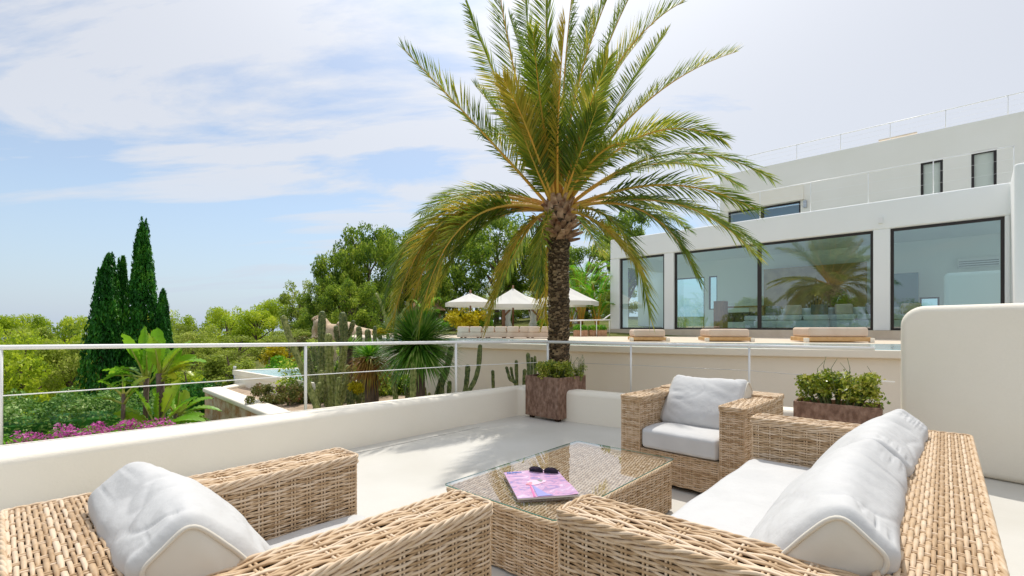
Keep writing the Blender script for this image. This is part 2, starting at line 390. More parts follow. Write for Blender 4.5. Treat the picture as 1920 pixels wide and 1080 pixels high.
# ------------------------------------------------------------------ terrace
CI = Vector((.10, 6.455, 0))                                  # inner corner of the parapet
dL = Vector((-.680, -.733, 0)); nL = Vector((-.733, .680, 0))  # left parapet direction and outward normal
LI = CI + dL * 9.5
dRt = Vector((.785, -.62, 0)).normalized(); nR = Vector((.62, .785, 0)).normalized()
RE = Vector((3.62, 3.98, 0))
fl = [(LI.x, LI.y), (CI.x + .02, CI.y + .02), (RE.x + .2, RE.y + .3), (8.5, -1.5), (8.5, -5), (-6.5, -5)]
fl = [(p[0] + (nL.x * .1 if i < 2 else 0), p[1] + (nL.y * .1 if i < 2 else 0)) for i, p in enumerate(fl)]
tag(MB().prism(fl, -.25, 0).build('terrace_floor', M['floor']), kind='structure')
tag(MB().prism(fl, -2.6, -.254).build('terrace_base', M['stucco']), kind='structure')
# thin raised skirting strip on the floor beside the left parapet
a, b = CI + dL * .9, LI
mb = MB(); nn = -nL
mb.add([a + Vector((0,0,0)), a + nn*.175, b + nn*.175, b, a + Vector((0,0,.007)), a + nn*.175 + Vector((0,0,.007)), b + nn*.175 + Vector((0,0,.007)), b + Vector((0,0,.007))],
       [(4,5,6,7),(1,2,6,5),(0,1,5,4),(2,3,7,6)])
mb.build('floor_strip', M['floor'])
tag(bpy.data.objects['floor_strip'], kind='structure')

def wall_poly(name, poly, z0, z1, m, label, cat='wall', bevel=.05, seg=4, parent=None):
    o = MB().prism(poly, z0, z1).build(name, m, parent, bevel, seg)
    if label: tag(o, label, cat)
    return o
# parapet: inner polyline LI - CI - RE, outer offset
ON = CI + dL * 4.66 + nL * .52; OF = Vector((.02, 6.60, 0))
ext = (ON - OF).normalized()
OL = OF + ext * 10
OR = RE + nR * .26 + dRt * .1; OC = CI + nR * .26 + Vector((-.05, .05, 0))
wall_poly('low_parapet_wall', [(p.x, p.y) for p in (LI, CI, RE, OR, OC, OF, OL)], -2.0, .385, M['stucco'],
          'low cream stucco parapet running round the terrace under the white rail', 'low wall', .055, 5)
# tall rounded wall on the right
def tall_wall():
    a = Vector((3.385, 4.20, 0)); d = Vector((.60, -.80, 0)); n = Vector((.80, .60, 0)); Lw = 4.2; h = 1.37; r = .17
    prof = [(0, -.0)] + [(r - r*math.cos(t), h - r + r*math.sin(t)) for t in [i * math.pi / 2 / 8 for i in range(9)]] + [(Lw, h + .03), (Lw, 0)]
    mb = MB(); k = len(prof); th = .42
    vs = [a + d*u + Vector((0,0,z)) for u, z in prof] + [a + d*u + n*th + Vector((0,0,z)) for u, z in prof]
    fs = [tuple(range(k)), tuple(range(k, 2*k))[::-1]] + [(i, k+i, k+(i+1)%k, (i+1)%k) for i in range(k)]
    mb.add(vs, fs); o = mb.build('tall_white_wall', M['stucco'], None, .06, 5)
    tag(o, 'tall smooth white wall with rounded top corner at the right behind the sofa', 'wall')
tall_wall()

# railing
rail = empty('cable_railing', (0, 0, 0), 0, 'white metal railing with one steel cable on top of the parapet', 'railing')
def rp(x, Y, z): return Vector(((x - 960) / F * Y, Y, z))
post_px = [(-330, 2.62), (0, 3.42), (573, 4.86), (855, 5.95)]
posts = [rp(x, Y, 0) for x, Y in post_px] + [rp(1027, 6.66, 0)]
rightp = [(1183, 6.12), (1405, 5.37), (1640, 4.72)]
posts += [rp(x, Y, 0) for x, Y in rightp]
ztop = [1.06, 1.046, 1.012, .998, .978, .973, .975, .975]
pts = [Vector((p.x, p.y, z)) for p, z in zip(posts, ztop)]
MB().tube(pts[:5], .018, 10).build('top_rail', M['metal'], rail)
MB().tube(pts[4:], .019, 10).build('top_rail', M['metal'], rail)
for i, p in enumerate(pts):
    if i == 7: continue
    MB().tube([(p.x, p.y, .34), (p.x, p.y, p.z)], .0155 if i < 5 else .012, 8).build('post', M['metal'], rail)
cz = [.70, .70, .70, .70, .70, .70, .70, .66]
cp = [Vector((p.x, p.y, z)) for p, z in zip(pts, cz)]
MB().tube(cp[:5], .0045, 6).build('cable', M['metal'], rail)
MB().tube(cp[4:], .0028, 6).build('cable', M['steel'], rail)
MB().bar(cp[7] - (cp[7]-cp[6]).normalized() * .12 + Vector((0,0,-.0)), cp[7] + Vector((.12,-.1,0)), .012, .012).build('cable_end', M['metal'], rail)

# ------------------------------------------------------------------ garden levels and pools
ZD = .83
# lip line of the upper pool
lip = [Vector((-3.75, 12.75, 0)), Vector((-1.22, 10.98, 0)), Vector((1.60, 9.00, 0)), Vector((3.6, 8.05, 0)), Vector((5.83, 7.24, 0)), Vector((9.0, 6.1, 0))]
def offs(line, d):
    out = []
    for i, p in enumerate(line):
        t = (line[min(i+1, len(line)-1)] - line[max(i-1, 0)]).normalized(); n = Vector((-t.y, t.x, 0))
        out.append(p + n * d)
    return out
inner = offs(lip, .45)
far = [Vector((-4.2, 14.6, 0)), Vector((-.3, 13.4, 0)), Vector((2.75, 10.45, 0)), Vector((5.3, 9.9, 0)), Vector((8.0, 9.4, 0)), Vector((11.0, 8.6, 0))]
under = offs(lip, .13)
def strip(name, A, B, z0, z1, m, label=None, cat=None, kind=None, bevel=.02):
    poly = [(p.x, p.y) for p in A] + [(p.x, p.y) for p in reversed(B)]
    o = MB().prism(poly, z0, z1).build(name, m, None, bevel, 3)
    return tag(o, label, cat, kind=kind)
strip('pool_coping', offs(lip, 0), inner, .70, ZD + .0, M['stucco'], 'white overhanging coping along the infinity pool', 'pool edge')
strip('pool_wall', under, offs(lip, .4), -1.6, .698, M['stucco'], 'plain beige retaining wall under the infinity pool edge', 'wall')
strip('pool_basin', offs(lip, .402), far, -.4, ZD - .02, M['stucco'], kind='structure', bevel=0)
strip('pool_water', offs(lip, .06), far, ZD - .015, ZD + .008, M['water'], kind='structure', bevel=0)
deckp = [(p.x, p.y) for p in far] + [(22, 8), (30, 34), (-6, 36), (-6.5, 20), (-5.2, 15)]
tag(MB().prism(deckp, -2.2, ZD + .014).build('pool_deck', M['deck']), kind='structure')
tag(MB().prism([(-6,19.5),(4,19.5),(16,24),(14,36),(-7,36)], ZD + .016, ZD + .03).build('lawn', M['grass']), kind='structure')
# overflow basin at the left
A0 = Vector((-6.97, 11.97, 0)); B0 = Vector((-3.75, 9.17, 0)); e1 = (B0 - A0).normalized(); e2 = Vector((.90, .44, 0)).normalized()
C0 = B0 + e2 * .9; D0 = A0 + e2 * 2.4
bas = [A0, B0, C0, D0]
ctr = sum(bas, Vector((0,0,0))) / 4
def scl(k): return [ctr + (p - ctr) * k for p in bas]
bs = empty('overflow_basin', (ctr.x, ctr.y, -1.0), 0, 'white overflow basin with turquoise water left of the cacti', 'basin')
mb = MB()
o_ = scl(1.0); i_ = scl(.90)
vs = [(p.x-ctr.x, p.y-ctr.y, 1.10) for p in o_] + [(p.x-ctr.x, p.y-ctr.y, 1.10) for p in i_] + [(p.x-ctr.x, p.y-ctr.y, .985) for p in o_] + [(p.x-ctr.x, p.y-ctr.y, .95) for p in i_]
fs = []
for i in range(4):
    j = (i + 1) % 4
    fs += [(i, j, 4+j, 4+i), (8+i, 8+j, j, i), (4+i, 4+j, 12+j, 12+i), (12+i, 12+j, 8+j, 8+i)]
mb.add(vs, fs).build('coping', M['stucco'], bs)
w_ = scl(.965)
MB().prism([(p.x-ctr.x, p.y-ctr.y) for p in w_], -.3, .982).build('wall', M['stucco'], bs)
MB().prism([(p.x-ctr.x, p.y-ctr.y) for p in scl(.92)], 1.02, 1.085).build('water', M['water'], bs)
# stucco planter bed wall in front of it
q0 = P(384, 727, -.2); q1 = P(508, 776, -.2); q2 = q1 + Vector((2.3, .3, 0)); q3 = P(456, 716, -.2) + Vector((0, .6, 0))
qd = (q1 - q0).normalized(); qn = Vector((-qd.y, qd.x, 0))
bed = empty('raised_bed_wall', (q0.x, q0.y, -1.05), 0, 'peeling stucco bed wall with white cap beside the gravel path', 'wall')
mb = MB()
def rel(p, z): return (p.x - q0.x, p.y - q0.y, z)
def ring(outer, k):
    return [outer[0] + qd * k + qn * k, outer[1] - qd * 0 + qn * k]
M['peeled'] = mat('peeling ochre stucco', (.48,.25,.12), (.68,.55,.42), 4, .9, .8, 22, stretch=(1, 1, 1), detail=12, lo=.40, hi=.60, bdist=.02)
wl = MB(); wl.prism([rel(p, 0)[:2] for p in (q0, q1, q1 + qn*.3, q0 + qn*.3)], -.1, .75); 
q4 = P(452, 718, -.2); wl.prism([rel(p, 0)[:2] for p in (q0 + Vector((-.0,.02,0)), q0 + qn*.3 + Vector((0,.02,0)), q4 + Vector((.3,.25,0)), q4 + Vector((0,.25,0)))], -.1, .748)
wl.prism([rel(p, 0)[:2] for p in (q1, q1 + Vector((1.5, .55, 0)), q1 + Vector((1.5, .85, 0)), q1 + qn*.3)], -.1, .746)
wl.build('wall', M['peeled'], bed)
cp_ = MB(); cp_.prism([rel(p, 0)[:2] for p in (q0 - qd*.03 - qn*.04, q1 + qd*.03 - qn*.04, q1 + qn*.34, q0 + qn*.34 - qd*.03)], .752, .85)
cp_.prism([rel(p, 0)[:2] for p in (q0 + qn*.343 - qd*.03, q0 + qn*.343 + qd*.25, q4 + Vector((.34,.25,0)), q4 + Vector((-.04,.25,0)))], .752, .848)
cp_.prism([rel(p, 0)[:2] for p in (q1 + qd*.033 - qn*.04, q1 + Vector((1.5, .5, 0)), q1 + Vector((1.5, .9, 0)), q1 + qn*.34 + qd*.033)], .752, .846)
cp_.build('coping', M['stucco'], bed, .03, 3)
tag(MB().prism([(p.x, p.y) for p in (q0 + qn*.28, q1 + qn*.28, q1 + Vector((3.2, 1.0, 0)), (A0 + e2*2), A0 + Vector((-.1,.4,0)))], -1.2, -.27).build('planting_bed', M['soil']), kind='structure')
tag(MB().prism([(-3.6, 7.6), (.4, 6.95), (3.8, 4.6), (9.0, 3.0), (9.0, 6.3), (5.8, 7.42), (1.6, 9.2), (-1.2, 11.2), (-2.6, 9.6)], -1.3, -.45).build('cactus_bed', M['soil']), kind='structure')
# gravel path
pth = [P(345,800,-1.0), P(470,800,-1.0), P(400,738,-1.0), P(452,722,-1.0), P(470,712,-1.0) , P(440,708,-1.0), P(395,716,-1.0), P(350,722,-1.0)]
pth[0].x -= .2; pth[0].y -= 2.5; pth[1].y -= 2.5
tag(MB().prism([(p.x, p.y) for p in pth], -1.3, -.985).build('gravel_path', M['gravel']), kind='structure')
# ------------------------------------------------------------------ wicker
rngw = np.random.default_rng(5)
def weave(O, U, V, Nn, Lu, Lv, pitch=.0076, period=.122, amp=.0046, hw=.0046, ht=.0025, sides=5, seg=7, phase=None, sharp=0.0, wob=.0012):
    """strands along U stacked along V; returns verts, quads"""
    O, U, V, Nn = (np.asarray(a, dtype=float) for a in (O, U, V, Nn))
    rows = max(2, int(round(Lv / pitch))); pv = Lv / rows
    nu = max(4, int(round(Lu / (period / 2)))) ; per = Lu / nu * 2; K = nu * seg // 2 * 1 + 1
    u = np.linspace(0, Lu, K); r = np.arange(rows)
    ph = r * .5 if phase is None else phase(r)
    uu, rr = np.meshgrid(u, r); pp = ph[:, None]
    c = np.cos(2*np.pi*(uu/per + .25 + pp))
    if sharp: c = np.tanh(sharp * (c + .45)) / np.tanh(sharp)
    dep = amp * c
    vv = (rr + .5) * pv + rngw.normal(size=(rows, 1)) * wob * .5 + wob * np.sin(2*np.pi*(uu/per*.5 + rngw.random((rows, 1))))
    vv = np.clip(vv, hw * .4, Lv - hw * .4)
    ctr = O + uu[..., None]*U + vv[..., None]*V + dep[..., None]*Nn
    T = np.gradient(ctr, axis=1); T = T / np.linalg.norm(T, axis=2, keepdims=True)
    B = np.cross(T, V); B = B / np.linalg.norm(B, axis=2, keepdims=True)
    th = 2*np.pi*(np.arange(sides) + .5)/sides
    hwv = hw * (1 + .12 * rngw.normal(size=(rows, 1)))[..., None, None]
    ring = ctr[:, :, None, :] + np.cos(th)[None, None, :, None]*V*hwv + np.sin(th)[None, None, :, None]*B[:, :, None, :]*ht
    Vt = ring.reshape(-1, 3)
    base = (np.arange(rows)[:, None, None]*K + np.arange(K-1)[None, :, None])*sides
    k = np.arange(sides)[None, None, :]; k2 = (k + 1) % sides
    f = np.stack([base + k, base + k2, base + sides + k2, base + sides + k], axis=-1).reshape(-1, 4)
    return Vt, f
def stakes(O, U, V, Nn, Lu, Lv, period=.122, pair=.006, r=.0042):
    O, U, V, Nn = (np.asarray(a, dtype=float) for a in (O, U, V, Nn))
    nu = max(4, int(round(Lu / (period / 2)))); per = Lu / nu
    vs, fs = [], []
    for i in range(nu):
        for s in (-1, 1):
            c = O + U * ((i + .5) * per + s * pair); b = sum(len(a) for a in vs)
            th = 2*np.pi*np.arange(6)/6
            rg = np.cos(th)[:, None]*U*r + np.sin(th)[:, None]*Nn*r
            vs.append(np.concatenate([c + rg, c + rg + V*Lv])); k = np.arange(6)
            fs.append(np.stack([k, (k+1) % 6, (k+1) % 6 + 6, k + 6], axis=1) + b)
    return np.concatenate(vs), np.concatenate(fs)
AX = {'x': (1,0,0), 'y': (0,1,0), 'z': (0,0,1)}
def panel(kind, O, U, V, Nn, Lu, Lv):
    if kind == 'side':
        a = weave(O, U, V, Nn, Lu, Lv); b = stakes(O, U, V, Nn, Lu, Lv)
        return [a, b]
    if kind == 'fine':
        return [weave(O, U, V, Nn, Lu, Lv, pitch=.0095, period=.075, amp=.0036, hw=.0056, ht=.0026, seg=6), stakes(O, U, V, Nn, Lu, Lv, .075, .004, .0035)]
    if kind == 'armtop':
        return [weave(O, U, V, Nn, Lu, Lv, pitch=.0112, period=.15, amp=.0042, hw=.0060, ht=.0042, seg=10, wob=.0022, phase=lambda r: .09*np.sin(r*1.7) + (r % 3 == 1)*.5), stakes(O, U, V, Nn, Lu, Lv, .15, .006, .0042)]
    if kind == 'backtop':
        return [weave(O, U, V, Nn, Lu, Lv, pitch=.0115, period=.108, amp=.0050, hw=.0062, ht=.0038, sides=6, seg=12, phase=lambda r: (r % 2) * .5, sharp=2.2, wob=.0006),
                stakes(O, U, V, Nn, Lu, Lv, .108, .006, .004)]
def wbox(parent, name, x0, x1, y0, y1, z0, z1, faces, braid=True, label=None):
    """a wicker block: dark core + woven_strands + border_braid; faces: dict side -> weave kind"""
    g = .009
    core = MB().box(x0+g, x1-g, y0+g, y1-g, z0+g, z1-g).build(name, M['core'], parent)
    if label: core['label'] = label
    o = .004; arr = []
    for fc, kd in faces.items():
        zz1 = z1
        if fc == 'front': arr += panel(kd, (x0, y0+o, z0), AX['x'], AX['z'], (0,-1,0), x1-x0, zz1-z0)
        if fc == 'back':  arr += panel(kd, (x1, y1-o, z0), (-1,0,0), AX['z'], (0,1,0), x1-x0, zz1-z0)
        if fc == 'left':  arr += panel(kd, (x0+o, y1, z0), (0,-1,0), AX['z'], (-1,0,0), y1-y0, zz1-z0)
        if fc == 'right': arr += panel(kd, (x1-o, y0, z0), (0,1,0), AX['z'], (1,0,0), y1-y0, zz1-z0)
        if fc == 'topy':  arr += panel(kd, (x1, y0, z1-o), (0,1,0), (-1,0,0), (0,0,1), y1-y0, x1-x0)
        if fc == 'topx':  arr += panel(kd, (x0, y0, z1-o), (1,0,0), (0,1,0), (0,0,1), x1-x0, y1-y0)
    V, Fq = join_arr(arr)
    s = link('woven_strands', np_mesh('woven_strands', V, Fq, True), M['wicker'], core); s['kind'] = 'stuff'
    for (x, y) in ((x0, y0), (x1, y0), (x1, y1), (x0, y1)):
        MB().tube([(x + (g*.5 if x == x0 else -g*.5), y + (g*.5 if y == y0 else -g*.5), z0), (x + (g*.5 if x == x0 else -g*.5), y + (g*.5 if y == y0 else -g*.5), z1 - .004)], .0045, 7).build('corner_cane', M['wicker'], core)
    if braid:
        if braid is True: braid_rope(core, x0, x1, y0, y1, z1)
        else: braid_rope(core, x0, x1, y0, y1, z1, **braid)
    return core
def rrect(x0, x1, y0, y1, r, z, step=.012):
    pts = []
    for cx_, cy_, a0 in ((x1-r, y0+r, -90), (x1-r, y1-r, 0), (x0+r, y1-r, 90), (x0+r, y0+r, 180)):
        for i in range(6):
            a = R(a0 + i * 18); pts.append(Vector((cx_ + r*math.cos(a), cy_ + r*math.sin(a), z)))
    out = []
    for i, p in enumerate(pts):
        q = pts[(i+1) % len(pts)]; n = max(1, int((q - p).length / step))
        out += [p.lerp(q, k / n) for k in range(n)]
    return out
def braid_rope(parent, x0, x1, y0, y1, z, big=True):
    mb = MB()
    specs = [(.003, -.004, .0072, .0050, .15, 4)]
    if big: specs.append((.0035, -.022, .0075, .0048, .19, 3))
    for off, dz, rh, rs, pitch, ns in specs:
        path = rrect(x0-off, x1+off, y0-off, y1+off, .02, z + dz); n = len(path)
        tot = sum((path[(i+1) % n] - path[i]).length for i in range(n)); turns = max(4, round(tot / pitch)); s = 0; S = []
        for i in range(n): S.append(s); s += (path[(i+1) % n] - path[i]).length
        for k in range(ns):
            pts = []
            for i, p in enumerate(path):
                t = (path[(i+1) % n] - path[i-1]).normalized(); nn = Vector((t.y, -t.x, 0)); a = 2*math.pi*(turns * S[i] / tot + k / ns)
                pts.append(p + nn * math.cos(a) * rh * .6 + Vector((0,0,1)) * math.sin(a) * rh)
            mb.tube(pts, rs, 6, closed=True)
    mb.build('border_braid', M['wicker'], parent)

# ------------------------------------------------------------------ cushions
def noise3(v, s, seed=0):
    from mathutils import noise
    return noise.noise(Vector(v) * s + Vector((seed * 7.3, seed * 3.1, 0)))
def cushion(name, L_, W_, T_, label, cat, puff=.02, seed=0, lean=None, side=False, wr=.012, n_=4.5, sag=0.0):
    """superelliptic box cushion, L along x, W along y (height when leaning), T thickness"""
    nu, nv = (120, 104) if side else (70, 64); vs = []; fs = []
    rm = .03
    for i in range(nu + 1):
        u = -1 + 2 * i / nu
        x = L_/2 * (math.sin(u * math.pi / 2) * .25 + u * .75) / 1.0
        # shrink near ends for the rounded corner
        d = L_/2 - abs(x); e = 1 - ((max(0, rm - d) / rm) ** 2) * .12
        for k in range(nv):
            a = 2 * math.pi * k / nv; ca, sa = math.cos(a), math.sin(a)
            rr = (abs(ca) ** n_ + abs(sa) ** n_) ** (-1 / n_)
            y = W_/2 * rr * ca * e; z = T_/2 * rr * sa * (1 - (1 - e) * 1.3)
            cen = (1 - (2*x/L_) ** 2) * max(0, 1 - (2*y/W_) ** 2)
            z += (1 if z > 0 else -1) * puff * cen ** .6
            end = max(0, 1 - d / .22)
            w = wr * noise3((x*2.2, y*3, z), 2.2, seed) + wr * .8 * abs(noise3((x * 2, y * 7 + x*3, z * 3), 2.0, seed + 3)) * (1 if side else .4)
            w += wr * .9 * end * noise3((x * .6, y * 16, z * 14), 1.0, seed + 5) * (1 if side else .0)
            if side:
                seam = min(1, d / .07)
                fa = noise3((x*1.1 + y*1.9, y*.8 - x*.5, z*1.2), 1.7, seed + 9); fb = noise3((x*1.9 - y*2.1, y*1.0, z*1.6), 1.6, seed + 12)
                w -= (.008 * max(0, 1 - abs(fa)/.06) ** 1.6 * (.4 + .6*end) + .005 * max(0, 1 - abs(fb)/.06) ** 1.6) * seam
                q = abs(noise3((x*1.0, a*1.5, seed), 1.9, 5)); w -= .009 * end * max(0, 1 - q/.14) * seam
                w *= .25 + .75 * seam
            v = Vector((x, y, z)); nrm = Vector((0, ca, sa))
            v += nrm * w
            v.y += -sag * (1 - (2*x/L_)**2) * (1 if y > 0 else 0) * abs(2*y/W_)
            vs.append(v)
    for i in range(nu):
        for k in range(nv): fs.append((i*nv+k, i*nv+(k+1)%nv, (i+1)*nv+(k+1)%nv, (i+1)*nv+k))
    root = empty(name, (0,0,0), 0, label, cat)
    mb = MB().add(vs, fs, 0, True)
    body = mb.build('cover', M['fabric'], root)
    for s in (0, 1):
        i = 0 if s == 0 else nu; rg = vs[i*nv:(i+1)*nv]; c = sum(rg, Vector()) / nv; e = MB()
        sg = -1 if s == 0 else 1
        r1 = [c + (v - c) * .72 + Vector((sg * .012, 0, 0)) for v in rg]
        r2 = [c + (v - c) * .3 + Vector((sg * (.016 + .006 * noise3(v, 9, 1)), 0, 0)) for v in rg]
        vv = rg + r1 + r2 + [c + Vector((sg*.018, 0, 0))]
        ff = []
        for k in range(nv):
            k2 = (k + 1) % nv
            ff += [(k, k2, nv+k2, nv+k), (nv+k, nv+k2, 2*nv+k2, 2*nv+k), (2*nv+k, 2*nv+k2, 3*nv)]
        if sg < 0: ff = [f for f in ff]
        else: ff = [f[::-1] for f in ff]
        e.add(vv, ff, 0, True)
        e.build('end_panel', M['fabric_side'] if side else M['fabric'], root)
        pr = [c + (v - c) * 1.015 + Vector((sg * .002, 0, 0)) for v in rg]
        MB().tube(pr, .0055 if side else .0035, 6, closed=True).build('piping', M['piping'] if side else M['fabric'], root)
    return root
def place_cushion(c, seat_o, loc, rx=0, rz=0):
    """loc in the seat's local frame, rx lean about local x"""
    Mw = Matrix.Translation(seat_o.location) @ Matrix.Rotation(seat_o.rotation_euler.z, 4, 'Z') @ Matrix.Translation(loc) @ Matrix.Rotation(rz, 4, 'Z') @ Matrix.Rotation(rx, 4, 'X')
    c.matrix_world = Mw
    return c

# ------------------------------------------------------------------ seats
def seat(name, W, D, loc, rz, label, cat, kind='side', atop='armtop'):
    t = empty(name, loc, rz, label, cat)
    aw = .165; bt = .20; ah = .65; sh = .262; z0 = .035
    yf, yb = -D/2, D/2
    for s in (-1, 1):
        xa, xb = (-W/2, -W/2 + aw) if s < 0 else (W/2 - aw, W/2)
        wbox(t, 'arm', xa, xb, yf, yb - bt - .004, z0, ah, {'front': kind, 'left': kind, 'right': kind, 'topy': atop})
    wbox(t, 'backrest', -W/2, W/2, yb - bt, yb, z0, ah + .01, {'front': kind, 'back': kind, 'left': kind, 'right': kind, 'topx': 'backtop'})
    core = wbox(t, 'front_apron', -W/2 + aw + .003, W/2 - aw - .003, yf + .004, yf + .06, z0, sh, {'front': kind, 'topx': 'fine'}, braid=False)
    MB().box(-W/2 + aw, W/2 - aw, yf + .07, yb - bt, .2, sh - .02).build('seat_deck', M['core'], t)
    for x in (-W/2 + .05, W/2 - .05):
        for y in (yf + .05, yb - .05):
            MB().box(x-.025, x+.025, y-.025, y+.025, 0, z0 + .012).build('foot', M['core'], t)
    return t
chairA = seat('wicker_armchair', .975, 1.03, (-.770, 1.4375, 0), R(137.1), 'natural wicker armchair at lower left, seen from behind its arm', 'armchair')
chairB = seat('wicker_armchair', .93, .86, (1.197 + .43*.70, 3.482 + .43*.714, 0), R(-44.4), 'natural wicker armchair at the far end of the glass table', 'armchair')
sofa = seat('wicker_sofa', 2.10, .95, (1.191, 1.892, 0), R(228), 'long natural wicker sofa along the right of the glass table', 'sofa')
def cush_set(st, W, D, names, seed, n=1):
    iw = W - .33 - .012
    c = cushion('seat_cushion', iw, D - .20 + .01, .155, names[0], 'cushion', .012, seed, wr=.006, n_=9)
    place_cushion(c, st, Vector((0, -.10, .262 + .08)))
    for k in range(n):
        wl = (iw + (.0 if n == 1 else .06)) / n
        x = 0 if n == 1 else (-iw/2 + iw/n * (k + .5))
        b = cushion('back_pillow', wl, .47, .165, names[1 + k], 'pillow', .055, seed + 2 + k, side=True, wr=.009, n_=6.0, sag=.025)
        place_cushion(b, st, Vector((x, D/2 - .20 - .160 - .012 * k, .42 + .150)), rx=R(90 - 39), rz=R(2 * (1 if k else -1)) if n > 1 else 0)
cush_set(chairA, .975, 1.03, ['white seat cushion in the lower left armchair', 'puffy white back pillow with beige end in the lower left armchair'], 14)
cush_set(chairB, .93, .86, ['thick white seat cushion in the far armchair', 'white back pillow leaning in the far armchair'], 4)
cush_set(sofa, 2.10, .95, ['long flat white seat cushion on the sofa', 'creased white back pillow at the far end of the sofa', 'creased white back pillow nearest the camera on the sofa'], 7, 2)

# ------------------------------------------------------------------ coffee table
tl = Vector((.341 , 2.863, 0)); ty = R(49.0)
tab = empty('coffee_table', tl, ty, 'rectangular wicker coffee table with a glass top', 'table')
TL, TW = 1.315, .745
wbox(tab, 'base', -TL/2 + .012, TL/2 - .012, -TW/2 + .012, TW/2 - .012, .012, .318, {'front': 'side', 'back': 'side', 'left': 'side', 'right': 'side', 'topx': 'fine'}, braid={'big': False})
gt = MB(); gp = [(p.x, p.y) for p in rrect(-TL/2, TL/2, -TW/2, TW/2, .02, 0, 9)]
n = len(gp); vs = [(x, y, .334) for x, y in gp] + [(x, y, .340) for x, y in gp]
gt.add(vs, [tuple(range(n, 2*n))], 0); gt.add(vs, [(i, (i+1) % n, n+(i+1) % n, n+i) for i in range(n)], 1)
gt.build('glass_top', [M['table_glass'], M['glass_edge']], tab)

# magazine
ma, mb_, mc, md = P(947, 886, .345), P(968, 937, .345), P(1076, 930, .345), P(1052, 883, .345)
mcen = (ma + mb_ + mc + md) / 4
mx_ = ((mc - mb_) + (md - ma)).normalized(); 
mw, mh = .275, .205
mx_ang = math.atan2((mc - mb_).y, (mc - mb_).x)
mag = empty('magazine', (mcen.x, mcen.y, .341), mx_ang, 'pink and lilac magazine lying on the glass table', 'magazine')
mw = ((mc - mb_).length + (md - ma).length) / 2; mh = ((mb_ - ma).length + (mc - md).length) / 2
def magmat():
    m, t, b = newmat('glossy pink cover'); n = t.nodes; l = t.links; b.inputs['Roughness'].default_value = .18
    tcn = n.new('ShaderNodeTexCoord'); mpn = n.new('ShaderNodeMapping'); mpn.inputs['Scale'].default_value = (9, 14, 1); mpn.inputs['Rotation'].default_value = (0, 0, .6); l.new(tcn.outputs['Object'], mpn.inputs[0])
    nz = n.new('ShaderNodeTexNoise'); nz.inputs['Scale'].default_value = 1.1; nz.inputs['Detail'].default_value = 3; nz.inputs['Distortion'].default_value = 1.8; l.new(mpn.outputs[0], nz.inputs[0])
    r = n.new('ShaderNodeValToRGB'); l.new(nz.outputs[0], r.inputs[0]); cols = [(.28, (.30,.28,.62)), (.42, (.46,.32,.52)), (.5, (.74,.42,.62)), (.58, (.55,.40,.60)), (.68, (.86,.62,.80))]
    r.color_ramp.elements[0].position = cols[0][0]; r.color_ramp.elements[0].color = (*cols[0][1], 1)
    r.color_ramp.elements[1].position = cols[4][0]; r.color_ramp.elements[1].color = (*cols[4][1], 1)
    for p, c in cols[1:4]: e = r.color_ramp.elements.new(p); e.color = (*c, 1)
    l.new(r.outputs[0], b.inputs['Base Color']); return m
MB().box(-mw/2, mw/2, -mh/2, mh/2, 0, .0085).build('pages', mat('magazine pages', (.7,.68,.66), rough=.7), mag, .001)
nx_ = 16; vs = []; fs = []
for j in range(7):
    for i in range(nx_ + 1):
        u = i / nx_; v = j / 6
        vs.append((-mw/2 - .001 + u * (mw + .002), -mh/2 - .001 + v * (mh + .002), .0092 + .004 * math.sin(u * 2.6) * (.5 + .5 * v) + (.006 * (u - .8) / .2 if u > .8 and v < .5 else 0)))
for j in range(6):
    for i in range(nx_): fs.append((j*(nx_+1)+i, j*(nx_+1)+i+1, (j+1)*(nx_+1)+i+1, (j+1)*(nx_+1)+i))
cover = MB().add(vs, fs, 0, True).build('cover', magmat(), mag)
ink_b = mat('blue cover ink', (.03,.16,.55), rough=.3); ink_p = mat('hot pink ink', (.85,.20,.45), rough=.3); ink_w = mat('pale pink ink', (.9,.62,.78), rough=.3); ink_g = mat('grey ink', (.32,.33,.34), rough=.3)
def flatshape(name, pts, m, z):
    vs = [(x, y, z + .004 * math.sin((x + mw/2) / mw * 2.6) * (.5 + .5 * (y + mh/2) / mh)) for x, y in pts]
    return MB().add(vs, [tuple(range(len(pts)))]).build(name, m, mag)
# masthead: blurred blue capitals
x = -mw/2 + .016; yb_ = mh/2 - .036
letters = MB()
def stroke(x0, y0, x1, y1, wd=.0042):
    a = Vector((x0, y0, 0)); b = Vector((x1, y1, 0)); t = (b - a).normalized(); s = Vector((-t.y, t.x, 0)) * wd / 2
    z = .0128
    letters.add([(p.x, p.y, z) for p in (a - s, b - s, b + s, a + s)], [(0, 1, 2, 3)])
H_ = .023
for ch in 'BUNNA':
    if ch == 'B': stroke(x, yb_, x, yb_+H_); stroke(x, yb_, x+.01, yb_); stroke(x, yb_+H_/2, x+.01, yb_+H_/2); stroke(x, yb_+H_, x+.01, yb_+H_); stroke(x+.011, yb_, x+.011, yb_+H_)
    if ch == 'U': stroke(x, yb_, x, yb_+H_); stroke(x, yb_, x+.011, yb_); stroke(x+.011, yb_, x+.011, yb_+H_)
    if ch == 'N': stroke(x, yb_, x, yb_+H_); stroke(x, yb_+H_, x+.011, yb_); stroke(x+.011, yb_, x+.011, yb_+H_)
    if ch == 'A': stroke(x, yb_, x+.006, yb_+H_); stroke(x+.006, yb_+H_, x+.012, yb_); stroke(x+.003, yb_+.008, x+.009, yb_+.008)
    x += .0175
for i in range(5): stroke(.0 + i * .006, -mh/2 + .028, .004 + i * .006, -mh/2 + .028, .003)
letters.build('masthead', ink_b, mag)
